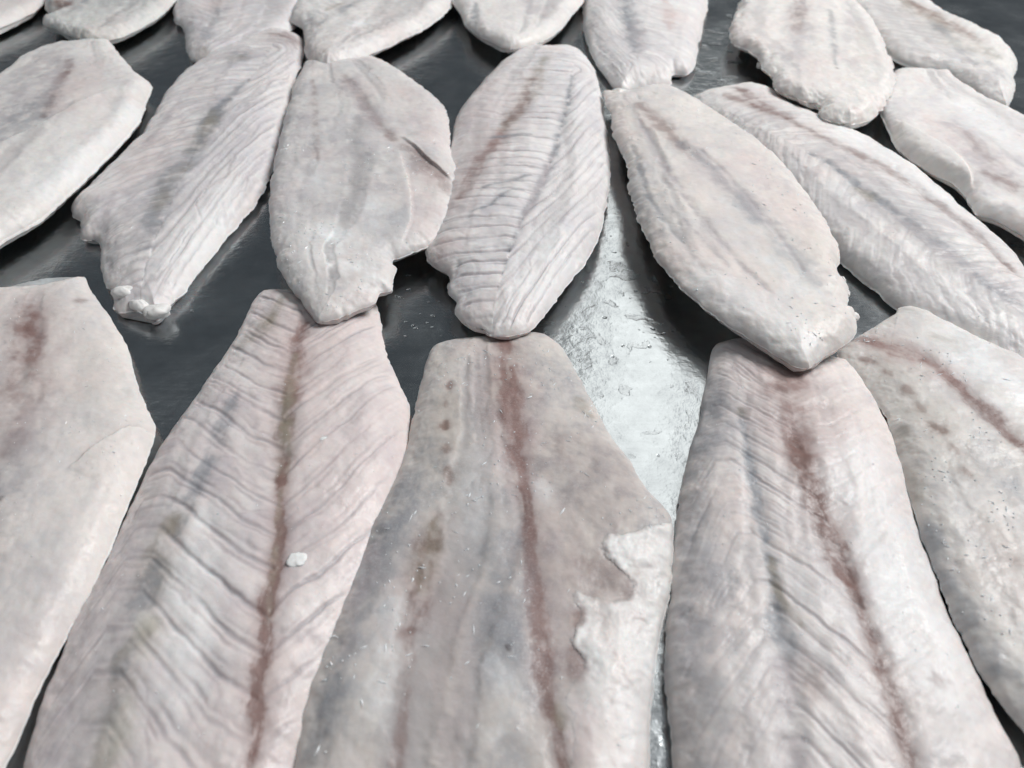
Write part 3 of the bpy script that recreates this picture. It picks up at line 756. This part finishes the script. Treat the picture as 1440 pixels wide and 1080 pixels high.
fF = fillet("white fillet with rib grooves and thin broken line, tip touching the large grey fillet",
    L=[(790,71),(768,72),(745,67),(711,85),(681,115),(655,145),(640,172),(632,220),(622,280),(608,335),(598,355),(601,370),(614,381),(626,387),(632,397),(628,412),(640,426),(640,444),(660,459),(680,464),(692,473)],
    R=[(790,71),(806,72),(822,78),(835,96),(845,130),(850,165),(857,220),(856,270),(848,315),(840,345),(825,371),(800,402),(775,436),(745,467),(715,474),(692,473)],
    zb=((0,1),(0.4,4),(1,9)), T=15, z0=4, w=17, seed=71, ends=(0.8,0.75), frost=0.3, rag=0.4, tone=(0.75,0.735,0.735), tone2=(0.62,0.61,0.63), fibre=0.7,
    myo=dict(axis=[(806,95),(800,140),(788,190),(776,230),(762,270),(740,310),(722,350),(708,390),(695,430),(690,470)], sp=8.8, gw=0.10, dep=0.85, col=0.8, pig='l', ff=3, per=1.2, rid=0.3,
        left=[(45,-0.1,0.9),(95,-0.15,1.0),(125,0.1,0.3),(200,0.4,0.08)], right=[(14,2.5,0.8),(50,4.2,0.8),(90,4.6,0.8),(130,4.4,0.7)], spr=22),
    marks=[
     ('g',12,0.62,[(804,105),(798,145),(786,195),(776,228),(764,262),(750,292),(735,315),(725,345),(716,360)],dict(brk=0.9,dz=-0.6,dw=1.6)),
     ('l',12,0.7,[(776,225),(764,262),(748,295),(730,330)],dict(brk=0.5)),
     ('o',26,0.52,[(765,80),(755,110),(742,140),(725,165),(708,190)],dict(dz=-0.6,dw=1.5,brk=0.7)),
     ('b',20,0.40,[(750,110),(738,145),(715,180),(690,215)],dict(brk=0.7)),
     ('b',24,0.42,[(705,195),(685,220),(665,250),(645,280)],dict(brk=0.6,dz=-0.4)),
     ('r',90,0.25,[(690,200),(660,250),(640,290)],{}),
     ('r',50,0.45,[(620,345),(612,365),(625,372)],{}),
     ('b',12,0.35,[(655,130),(672,115)],{}),
     ('p',80,0.35,[(690,110),(660,160),(650,210)],{}),
     ('g',9,0.55,[(680,272),(700,268),(725,264),(745,258)],dict(brk=0.5)),
     ('g',8,0.6,[(665,305),(690,298),(715,280),(735,280)],dict(brk=0.5)),
     ('g',8,0.6,[(690,200),(710,198),(745,199)],dict(brk=0.4)),
     ('w',50,0.4,[(780,330),(760,390),(720,430)],dict(brk=1)),
    ])
fG = fillet("smooth fillet right of the bright steel gap, with a ragged lower end",
    L=[(905,127),(885,131),(870,134),(858,129),(847,131),(852,150),(860,162),(862,195),(870,215),(880,242),(886,282),(900,320),(925,366),(960,406),(1000,441),(1045,471),(1085,495),(1118,515),(1138,518)],
    R=[(905,127),(930,121),(945,122),(962,132),(990,150),(1030,178),(1070,206),(1110,246),(1140,281),(1165,320),(1180,358),(1178,386),(1190,402),(1192,424),(1190,432),(1204,437),(1207,460),(1200,476),(1180,490),(1165,499),(1150,510),(1138,518)],
    zb=((0,6),(0.5,16),(1,13)), T=12.5, z0=4.5, w=13, seed=79, band=0.75, ends=(0.7,0.95), frost=0.8, rag=0.6, tone=(0.72,0.69,0.66), tone2=(0.58,0.56,0.55), fibre=0.45,
    marks=[
     ('b',22,0.40,[(900,132),(920,158),(940,185),(958,205),(975,225)],dict(brk=0.7,dz=-0.4)),
     ('g',26,0.42,[(955,200),(985,228),(1015,258),(1045,285),(1065,310)],dict(brk=0.8,dz=-0.4)),
     ('g',70,0.40,[(1040,290),(1075,325),(1110,360),(1150,400)],dict(brk=1)),
     ('l',40,0.4,[(985,220),(1020,260),(1060,310)],dict(brk=0.9)),
     ('l',9,0.55,[(962,310),(985,335),(1010,360),(1025,375)],dict(brk=0.6)),
     ('g',10,0.45,[(890,200),(900,240),(915,280),(935,310),(960,340)],dict(brk=0.6,dz=-0.4)),
     ('y',14,0.35,[(885,145),(890,180)],{}),
     ('p',70,0.40,[(1060,230),(1100,290),(1140,350)],dict(brk=0.5)),
     ('y',40,0.35,[(1140,330),(1165,370)],dict(brk=0.4)),
     ('g',40,0.35,[(885,230),(905,280),(930,330)],dict(brk=1)),
     ('w',80,0.35,[(1000,390),(1060,440),(1120,480)],{}),
     ('w',50,0.55,[(1020,290),(1060,330),(1110,380),(1150,420)],dict(brk=1.4)),
     ('l',12,0.6,[(900,160),(925,215),(950,265),(985,310),(1030,360),(1080,410)],dict(brk=0.9,dz=-0.4)),
     ('l',10,0.55,[(985,215),(1030,262),(1080,315),(1130,380)],dict(brk=0.9,dz=-0.5)),

    ])
fH = fillet("long white fillet with two thin dark lines, slanting down to the right edge",
    L=[(974,137),(975,143),(986,156),(1010,176),(1050,205),(1090,262),(1130,315),(1170,360),(1210,396),(1240,420),(1275,447),(1330,475),(1390,500),(1440,530),(1490,560),(1540,590),(1580,600)],
    R=[(974,137),(990,131),(1022,125),(1050,121),(1085,130),(1110,150),(1170,178),(1230,206),(1290,246),(1340,286),(1380,321),(1420,357),(1450,395),(1500,450),(1550,520),(1580,600)],
    T=14, z0=3.5, w=15, seed=83, ends=(0.7,0.9), frost=0.3, rag=0.35, tone=(0.76,0.745,0.73), tone2=(0.65,0.64,0.64), fibre=0.8,
    myo=dict(axis=[(1080,185),(1130,215),(1180,250),(1230,290),(1270,325),(1320,370),(1370,400),(1430,430),(1500,480)], sp=9.5, gw=0.13, dep=0.55, col=0.62, per=0.55, rid=0.7, pig='l', ff=3.5,
        left=[(30,-1.0,0.8),(70,-1.5,0.9),(120,-1.6,0.8),(200,-1.6,0.7)], right=[(30,-0.5,1.0),(70,-0.7,1.0),(120,-0.8,0.4),(200,-1.0,0.2)]),
    marks=[
     ('b',30,0.55,[(1040,125),(1055,138),(1080,155),(1105,168)],dict(brk=0.7,dz=-0.4)),
     ('b',18,0.45,[(1020,132),(1045,143),(1068,155)],dict(brk=0.7)),
     ('b',18,0.42,[(1105,170),(1150,195),(1200,220),(1240,240),(1280,265),(1330,300),(1380,345),(1420,385)],dict(brk=0.8,dz=-0.3)),
     ('g',16,0.68,[(1140,222),(1170,240),(1200,262),(1230,285),(1255,305)],dict(brk=0.8,dz=-0.5)),
     ('g',26,0.62,[(1225,280),(1260,308),(1290,332),(1320,355),(1350,375)],dict(brk=0.8,dz=-0.4)),
     ('o',20,0.5,[(1205,270),(1225,285)],{}),
     ('l',30,0.55,[(1250,300),(1300,345),(1360,390),(1420,415),(1460,440)],dict(brk=0.8)),
     ('g',20,0.5,[(1370,395),(1400,415),(1430,430)],dict(brk=0.8)),
     ('l',9,0.5,[(1040,180),(1060,195)],{}),
     ('w',60,0.5,[(1180,190),(1260,235),(1340,300)],{}),
    ])
fC = fillet("thick white fillet at the left edge with plump cream fold and mauve half",
    L=[(120,62),(92,62),(60,70),(30,86),(0,113),(-50,150),(-110,200),(-180,260),(-260,330),(-300,390),(-280,430)],
    R=[(120,62),(140,59),(153,57),(163,70),(176,86),(190,103),(205,113),(214,124),(207,146),(195,176),(165,212),(110,266),(60,311),(0,347),(-60,390),(-140,430),(-220,445),(-280,430)],
    zb=((0,5),(1,6)), T=17, z0=6, w=11, seed=89, ends=(0.65,0.95), frost=0.45, rag=0.45, tone=(0.76,0.745,0.725), tone2=(0.66,0.645,0.64), fibre=0.4,
    steps=[(2.0,45,[(214,118),(165,130),(120,152),(70,182),(20,208),(-40,235),(-120,280)])],
    marks=[
     ('b',14,0.5,[(98,85),(97,100),(93,115)],dict(brk=0.6)),
     ('b',18,0.42,[(95,105),(85,130),(75,155),(65,172)],dict(brk=0.7)),
     ('l',90,0.55,[(60,90),(40,130),(10,170)],dict(brk=0.9)),
     ('g',60,0.40,[(70,135),(40,175),(0,205),(-60,240)],dict(brk=1)),
     ('p',70,0.40,[(130,95),(120,130),(90,160)],dict(brk=0.4)),
     ('l',40,0.40,[(60,80),(90,72)],dict(brk=0.8)),
     ('w',60,0.5,[(190,150),(130,215),(60,270)],{}),
    ])
fK = fillet("white and mauve fillet with creamy rolled edge, high on the right edge",
    L=[(1275,100),(1258,100),(1247,120),(1237,146),(1236,160),(1250,190),(1265,215),(1300,240),(1340,261),(1365,290),(1372,303),(1400,312),(1440,336),(1500,370),(1560,400),(1620,410)],
    R=[(1275,100),(1305,102),(1335,104),(1350,119),(1390,145),(1440,170),(1520,215),(1590,280),(1640,350),(1620,410)],
    zb=((0,3),(1,5)), T=15, z0=6, w=11, seed=97, ends=(0.75,0.9), frost=0.6, rag=0.45, tone=(0.75,0.735,0.72), tone2=(0.63,0.615,0.62), fibre=0.4,
    steps=[(-1.6,34,[(1255,165),(1290,190),(1330,215),(1360,245),(1375,285)])],
    marks=[
     ('p',50,0.6,[(1300,165),(1330,195),(1360,220)],dict(brk=0.5)),
     ('b',20,0.40,[(1355,195),(1375,215),(1395,235)],dict(brk=0.8)),
     ('l',60,0.55,[(1330,180),(1370,220),(1410,260),(1440,280)],dict(brk=0.8)),
     ('b',34,0.38,[(1385,250),(1415,265),(1440,285)],dict(brk=0.9)),
     ('y',60,0.4,[(1250,180),(1300,225),(1345,258)],dict(brk=0.4)),
     ('w',70,0.5,[(1350,150),(1400,185),(1450,220)],dict(brk=0.8)),
     ('p',20,0.5,[(1290,108),(1300,118)],{}),
    ])
# ================================================================== the far row
fI = fillet("whitish fillet with ragged lumpy lower end, lying over two others in the far right",
    L=[(1120,-90),(1080,-70),(1055,-30),(1042,0),(1031,30),(1024,50),(1030,65),(1049,74),(1063,84),(1070,96),(1084,110),(1089,126),(1104,134),(1120,139),(1131,145),(1146,147),(1155,153),(1152,162),(1165,170),(1182,174)],
    R=[(1120,-90),(1160,-60),(1195,-5),(1216,22),(1236,48),(1250,80),(1257,106),(1256,130),(1241,155),(1221,170),(1200,175),(1182,174)],
    zb=((0,3),(0.6,9),(1,11)), T=13, z0=4.5, w=11, seed=101, ends=(0.9,0.85), frost=0.4, rag=0.9, lumps=0.9, tone=(0.77,0.75,0.725), tone2=(0.65,0.635,0.62), fibre=0.5,
    marks=[
     ('b',20,0.42,[(1122,0),(1124,25),(1118,50)],dict(brk=0.8)),
     ('l',36,0.40,[(1125,10),(1118,50),(1112,90)],dict(brk=0.9)),
     ('g',10,0.42,[(1165,20),(1170,60),(1172,100)],dict(brk=0.7)),
     ('y',16,0.4,[(1205,40),(1212,80),(1212,110)],dict(brk=0.5)),
     ('l',30,0.35,[(1190,20),(1200,70),(1200,110)],dict(brk=0.9)),
     ('d',5,0.7,[(1174,103),(1177,104)],{}),
     ('r',14,0.55,[(1196,160),(1212,166)],{}),
    ])
fJ = fillet("narrow white fillet with a brownish grey band, farthest to the right at the top",
    L=[(1180,-60),(1175,-30),(1200,20),(1230,60),(1255,85),(1290,98),(1330,106),(1370,130),(1400,149),(1415,153)],
    R=[(1180,-60),(1230,-50),(1296,0),(1331,26),(1371,46),(1410,66),(1428,86),(1431,96),(1425,110),(1427,130),(1415,153)],
    zb=((0,0.5),(1,0.5)), T=14, z0=4, w=12, seed=103, ends=(0.9,0.9), frost=0.4, rag=0.5, tone=(0.76,0.745,0.725), tone2=(0.64,0.63,0.62), fibre=0.8,
    myo=dict(axis=[(1225,-20),(1270,15),(1310,45),(1350,75),(1390,105),(1420,140)], sp=9, gw=0.15, dep=0.5, col=0.42, pig='l', ff=3,
        left=[(20,0.8,0.8),(60,1.0,0.8),(100,1.0,0.5)], right=[(20,0.8,0.4),(60,1.0,0.4),(100,1.0,0.3)]),
    marks=[
     ('o',40,0.52,[(1260,0),(1300,25),(1345,55),(1390,80)],dict(brk=0.7)),
     ('b',24,0.40,[(1275,5),(1320,30),(1370,60)],dict(brk=0.7)),
     ('g',20,0.45,[(1305,35),(1340,65),(1370,90)],dict(brk=0.9)),
     ('y',30,0.4,[(1330,60),(1345,70)],{}),
     ('g',20,0.35,[(1390,90),(1410,110)],{}),
    ])
fT = fillet("white fillet with grey centre band at the top, left of the wet bare steel",
    L=[(860,-90),(835,-60),(820,0),(820,40),(829,75),(845,101),(862,124),(872,130)],
    R=[(860,-90),(930,-80),(985,-40),(996,0),(986,50),(976,96),(968,105),(947,105),(945,119),(936,123),(905,126),(872,130)],
    zb=((0,0.5),(1,1)), T=15, z0=4, w=14, seed=107, ends=(0.95,0.85), frost=0.3, rag=0.5, tone=(0.76,0.745,0.74), tone2=(0.65,0.64,0.65), fibre=0.8,
    myo=dict(axis=[(870,-60),(880,0),(885,40),(895,80),(905,125)], sp=9, gw=0.15, dep=0.45, col=0.42, pig='l', ff=3,
        left=[(14,2.2,0.8),(60,3.6,0.8),(100,3.6,0.7)], right=[(20,-0.5,1.0),(50,-0.6,1.0),(100,-0.4,0.3)]),
    marks=[
     ('g',26,0.62,[(875,-5),(880,25),(888,45),(895,75)],dict(brk=0.8,dz=-0.4)),
     ('r',16,0.45,[(932,0),(938,20),(942,45)],dict(brk=0.6)),
     ('p',40,0.5,[(940,20),(955,30)],{}),
     ('l',30,0.45,[(890,40),(900,80)],dict(brk=0.9)),
    ])
fS = fillet("short rounded white fillet end with a small nub hanging from its tip",
    L=[(720,-110),(660,-90),(630,-40),(633,0),(645,17),(655,38),(668,50),(690,61),(706,67),(718,69)],
    R=[(720,-110),(790,-90),(830,-40),(823,0),(806,22),(790,41),(770,56),(745,65),(730,68),(718,69)],
    zb=((0,3),(1,8)), T=14, z0=5, w=11, seed=109, ends=(0.95,0.95), frost=0.6, rag=0.5, tone=(0.76,0.745,0.73), tone2=(0.67,0.65,0.64), fibre=0.4,
    marks=[('g',12,0.5,[(668,10),(668,30),(672,45)],dict(brk=0.6,dz=-0.6)), ('l',50,0.35,[(740,5),(760,25)],dict(brk=0.9)), ('y',20,0.4,[(740,58),(770,50)],{})])
fR = fillet("small white fillet end with grey veins lying across the top of the frosty grey fillet",
    L=[(560,-90),(500,-70),(440,-30),(421,0),(410,18),(407,32),(424,40),(428,62),(428,80),(440,90),(459,96)],
    R=[(560,-90),(620,-60),(645,-20),(637,9),(610,36),(560,61),(520,79),(480,93),(459,96)],
    zb=((0,2),(1,7)), T=13, z0=4, w=12, seed=113, ends=(0.95,0.9), frost=0.3, rag=0.6, lumps=0.8, tone=(0.78,0.765,0.745), tone2=(0.67,0.655,0.65), fibre=0.7,
    myo=dict(axis=[(560,-60),(520,-20),(480,10),(450,45),(430,90)], sp=9, gw=0.15, dep=0.5, col=0.45, pig='l', ff=3,
        left=[(20,0.9,0.7),(60,0.9,0.7),(100,0.9,0.5)], right=[(20,0.9,0.6),(60,0.9,0.5),(100,0.9,0.3)]),
    marks=[('g',16,0.6,[(520,0),(495,12),(470,28),(450,40)],dict(brk=0.8)), ('o',14,0.45,[(480,10),(460,18)],{}), ('w',26,0.8,[(500,42),(515,38)],{})])
fQ = fillet("mauve white fillet behind the dark-banded one, with a little curled corner at its left",
    L=[(350,-110),(300,-90),(262,-30),(250,0),(243,18),(247,33),(254,36),(259,48),(262,75),(268,83),(276,86)],
    R=[(350,-110),(420,-80),(450,-30),(445,0),(420,36),(385,60),(340,80),(300,86),(276,86)],
    zb=((0,1),(1,1.5)), T=14, z0=4, w=14, seed=127, ends=(0.95,0.85), frost=0.3, rag=0.5, tone=(0.75,0.73,0.735), tone2=(0.64,0.62,0.645), fibre=0.8,
    myo=dict(axis=[(370,-60),(345,-20),(320,10),(298,40),(280,86)], sp=9, gw=0.15, dep=0.5, col=0.45, pig='l', ff=3,
        left=[(20,0.9,0.7),(60,0.9,0.7),(100,0.9,0.5)], right=[(20,0.9,0.8),(60,0.9,0.8),(100,0.9,0.6)]),
    marks=[('g',22,0.4,[(320,10),(300,35),(288,55)],dict(brk=0.9)), ('o',16,0.45,[(284,65),(280,75)],{}), ('p',60,0.35,[(290,10),(330,20)],{})])
fB = fillet("curved white fillet with knobbly end and pink notch, near the top left corner",
    L=[(260,-120),(180,-100),(110,-50),(70,-10),(63,2),(64,14),(72,21),(84,22),(74,25),(61,27),(60,36),(78,41),(90,48),(108,55)],
    R=[(260,-120),(320,-80),(300,-40),(252,0),(231,22),(200,41),(170,54),(150,58),(125,60),(108,55)],
    zb=((0,1.5),(1,5)), T=14, z0=5, w=10, seed=131, ends=(0.95,0.85), frost=0.4, rag=0.5, lumps=0.8, tone=(0.72,0.725,0.70), tone2=(0.60,0.61,0.60), fibre=0.5,
    marks=[('b',26,0.6,[(80,9),(95,12)],dict(brk=0.4)), ('g',12,0.45,[(135,0),(120,8),(130,12)],dict(brk=0.8)), ('y',30,0.4,[(110,48),(140,53)],{}), ('g',70,0.25,[(150,10),(200,10)],dict(brk=0.8))])
fA = fillet("white fillet corner in the top left corner of the picture",
    L=[(30,-120),(-60,-100),(-130,-50),(-170,20),(-120,70),(-60,62),(-30,52)],
    R=[(30,-120),(90,-80),(85,-30),(66,2),(45,20),(20,32),(0,40),(-30,52)],
    zb=((0,1.5),(1,3)), T=14, z0=5, w=11, seed=137, ends=(0.95,0.9), frost=0.4, rag=0.5, tone=(0.77,0.75,0.735), tone2=(0.67,0.65,0.64), fibre=0.5,
    marks=[('p',60,0.4,[(10,10),(40,0)],{})])
# ================================================================== nubs that belong to fillets, loose crumbs, melt water
def lump(name, px, py, z, sx, sy, sz, seed, parent=None, rot=0.0, alb=(0.78, 0.765, 0.75), n=3):
    """an uneven rounded bit of flesh or fat, sizes in millimetres"""
    nu, nv = 26, 16
    th = np.linspace(0, 2 * np.pi, nu, endpoint=False); ph = np.linspace(0.05, np.pi - 0.05, nv)
    TH, PH = np.meshgrid(th, ph)
    D = np.stack([np.sin(PH) * np.cos(TH), np.sin(PH) * np.sin(TH), np.cos(PH)], -1).reshape(-1, 3)
    r = 1 + 0.38 * fbm(D[:, 0] * 1.4 + 5 + D[:, 2], D[:, 1] * 1.6 + 3 - D[:, 2], seed, 4, 0.65)
    v = D * r[:, None] * np.array((sx, sy, sz)) * 0.5e-3
    ca, sa = math.cos(rot), math.sin(rot)
    v = np.stack([v[:, 0] * ca - v[:, 1] * sa, v[:, 0] * sa + v[:, 1] * ca, v[:, 2]], -1)
    i = np.arange(nv - 1)[:, None] * nu + np.arange(nu)[None, :]; j = np.arange(nv - 1)[:, None] * nu + (np.arange(nu)[None, :] + 1) % nu
    q = np.stack([i, i + nu, j + nu, j], -1).reshape(-1, 4)
    c = np.array(alb) * (1 + 0.06 * fbm(D[:, 0] * 4, D[:, 1] * 4 + D[:, 2], seed + 1, 3))[:, None]
    o = mesh_object(name, v, q, FAT, extra={'flesh': ('FLOAT_COLOR', np.concatenate([c, np.ones((len(c), 1))], 1)), 'frost': ('FLOAT', np.full(len(v), 0.3))},
                    ngons=[list(range(nu))[::1], list(range(nu * (nv - 1), nu * nv))[::-1]])
    w = at(px, py, z * 1e-3)
    loc = Vector((float(w[0]), float(w[1]), z * 1e-3))
    if parent:
        o.parent = parent; o.location = loc - parent.location
    else: o.location = loc
    return o
def surf_z(F, px, py):
    """height of a fillet's top where that point of the photograph meets it, mm"""
    z = 0.012
    for _ in range(4):
        w = at(px, py, z); z = F['V'][np.argmin(((F['P'] - w) ** 2).sum(1)), 2]
    return z * 1e3
for F, px, py, z, a, b, c, r in ((fS,716,73,5,2.2,5.5,2.6,0.1), (fS,716,64,7,3.0,3.4,3.0,0.4)):
    lump("flesh_nub", px, py, z, a, b, c, px, F['o'], r)
for px, py, z, a, b, c, r in ((174,411,8.2,10,7,5,0.1), (221,438,5.5,12,8,6,0.5), (196,430,6.5,10,6,5,-0.4)):
    lump("fat_lump", px, py, z, a, b, c, px, fD['o'], r)
lump("flesh_nub", 70, 32, 8, 7, 7, 6, 5, fB['o'], 0.3); lump("flesh_nub", 94, 44, 6, 10, 6, 6, 7, fB['o'], -0.5)
for px, py, a, b in ((641,270,3.2,7), (641,288,3,5), (549,385,3.5,3.5), (546,408,4,3)):
    lump("flesh_nub", px, py, 9.5, a, b, 3.5, px + py, fE['o'], 0.2)
for px, py, a, b in ((1070,92,7,5), (1108,128,6,5), (1135,138,7,5), (1160,165,6,5), (1090,108,5,5)):
    lump("flesh_nub", px, py, 10, a, b, 4.5, px + py, fI['o'], 0.4)
for px, py, a, b in ((853,136,4,4), (858,150,3.5,4), (1188,412,4,5), (1200,446,5,4), (1184,395,3,4)):
    lump("flesh_nub", px, py, 9 if px < 900 else 15, a, b, 4, px + py, fG['o'], 0.4)
for px, py, a, b in ((829,347,3,5), (607,366,4,4), (634,402,3,5)):
    lump("flesh_nub", px, py, 6, a, b, 3.5, px + py, fF['o'], -0.4)
def crumb(F, px, py, a, b, label, r=0.0):
    o = lump("fat_crumb", px, py, surf_z(F, px, py) - 0.25, a, b, min(a, b) * 0.28, px * 3 + py, None, r, (0.84, 0.84, 0.83))
    tag(o, label, "fat crumb", "white crumbs lying on the fillets")
crumb(fO, 418, 787, 6.5, 6.0, "largest white fat crumb, beside the rust centre line of the pinkish fillet", 0.4)
crumb(fO, 456, 617, 3.4, 2.0, "white crumb on the right half of the pinkish fillet, above the largest crumb", 0.1)
crumb(fN, 572, 974, 2.4, 1.6, "small white crumb low on the large grey fillet, by its left brown stripe")
crumb(fM, 1040, 866, 1.8, 2.6, "white crumb on the grey left flank of the fillet beside the bright steel")
crumb(fI, 1208, 92, 4.0, 1.4, "thin white shred on the fillet with ragged lumpy end", -0.5)

def water(name, poly, seed, sp, thr, label, hmax=0.9, fq=90):
    """melt water beaded on the steel: islands of a smooth height field"""
    pw = at([p[0] for p in poly], [p[1] for p in poly], 0.0)
    x0, y0 = pw.min(0); x1, y1 = pw.max(0)
    xs = np.arange(x0, x1, sp); ys = np.arange(y0, y1, sp)
    X, Y = np.meshgrid(xs, ys); P = np.stack([X.ravel(), Y.ravel()], -1)
    ins = in_poly(P, pw)
    Q_ = (P @ np.array([[0.8, 0.6], [-0.6, 0.8]])) * fq
    Q_ = Q_ + 0.9 * np.stack([fbm(Q_[:, 0] * 0.8, Q_[:, 1] * 0.8, seed + 7, 3), fbm(Q_[:, 0] * 0.8 + 9, Q_[:, 1] * 0.8, seed + 8, 3)], -1)
    f = fbm(Q_[:, 0], Q_[:, 1], seed, 3, 0.45) - thr
    de = polyline_dist(P, np.vstack([pw, pw[:1]]))[0]
    f = np.minimum(f, (de - 0.001) * 60)
    f = np.where(ins, f, -1)
    h = hmax * 0.5e-3 * (1 - np.exp(-np.clip(f, 0, 5) / 0.25))
    n1, n2 = X.shape
    i = np.arange(n1 - 1)[:, None] * n2 + np.arange(n2 - 1)[None, :]
    q = np.stack([i, i + 1, i + n2 + 1, i + n2], -1).reshape(-1, 4)
    q = q[(f[q] > 0).any(1)]
    used = np.unique(q); mp = np.full(len(P), -1); mp[used] = np.arange(len(used))
    z = np.where(f[used] > 0, h[used], -0.0001)
    # the small wells and meniscus: closed by sinking the border into the sheet
    V = np.concatenate([P[used], z[:, None]], 1)
    o = mesh_object(name, V, mp[q], WATER)
    tag(o, label, "melt water", kind="stuff")
water("melt_water", [(760,470),(800,420),(850,330),(880,320),(930,400),(1000,470),(985,560),(960,660),(945,720),(880,640),(830,540)], 71, 0.0005, 0.40, "thin shiny films of melt water on the bright bare steel gap", 0.12, 130)
water("melt_water", [(985,0),(1040,0),(1020,60),(1060,100),(1000,130),(960,130),(985,60)], 75, 0.0008, 0.22, "films of melt water on the steel near the top, right of the middle", 0.5)

def beads(name, spots, seed, label):
    """small round drops standing on the steel, one mesh"""
    rng = np.random.RandomState(seed); V = []; Q = []; off = 0
    nu, nv = 12, 5
    for (px, py, rx, ry, n) in spots:
        for _ in range(n):
            x, y = px + rng.uniform(-rx, rx), py + rng.uniform(-ry, ry)
            r = 0.35 + 1.0 * rng.rand() ** 3
            c = at(x, y, 0)
            th = np.arange(nu) / nu * 2 * np.pi; rr = np.linspace(1, 0.08, nv)
            w_ = 1 + 0.18 * np.sin(2 * th + rng.rand() * 6)
            X = c[0] + r * 1e-3 * rr[:, None] * (np.cos(th) * w_)[None, :]; Y = c[1] + r * 1e-3 * rr[:, None] * (np.sin(th) * w_)[None, :]
            Z = (0.42 * r * 1e-3 * np.sqrt(1.02 - rr[:, None] ** 2) - 0.0003) + 0 * X
            V.append(np.stack([X, Y, Z], -1).reshape(-1, 3))
            i = off + np.arange(nv - 1)[:, None] * nu + np.arange(nu)[None, :]; j = off + np.arange(nv - 1)[:, None] * nu + (np.arange(nu)[None, :] + 1) % nu
            Q.append(np.stack([i, j, j + nu, i + nu], -1).reshape(-1, 4)); off += nu * nv
    o = mesh_object(name, np.vstack(V), np.vstack(Q), WATER)
    tag(o, label, "water drops", kind="stuff")
beads("water_drops", [(900,450,50,60,60),(590,430,35,45,60),(1000,90,30,60,40),(860,350,22,20,15),(920,600,40,60,25),(330,470,90,50,14),(560,110,60,50,14),(1400,60,40,50,14),(925,1000,8,70,14),(200,60,40,30,10)], 5, "many tiny round water drops standing on the steel between the fillets")

for F, n, sd, bx, sz in ((fN, 300, 3, (430, 480, 940, 1080), 1.5), (fG, 180, 4, None, 1.5), (fE, 220, 5, (390, 200, 640, 440), 1.4), (fL, 150, 6, (1200, 440, 1440, 1080), 1.5),
                         (fP, 90, 7, (0, 400, 220, 1080), 1.0), (fO, 70, 8, (60, 420, 560, 1080), 0.9), (fM, 80, 9, (940, 500, 1420, 1080), 0.9), (fI, 60, 10, None, 1.0), (fD, 60, 12, None, 0.9), (fK, 60, 13, (1240, 100, 1440, 330), 1.0), (fH, 50, 14, (980, 120, 1440, 520), 0.9), (fC, 60, 15, (0, 60, 210, 340), 1.0)):
    ice_crystals(F, n, sd, bx, sz)
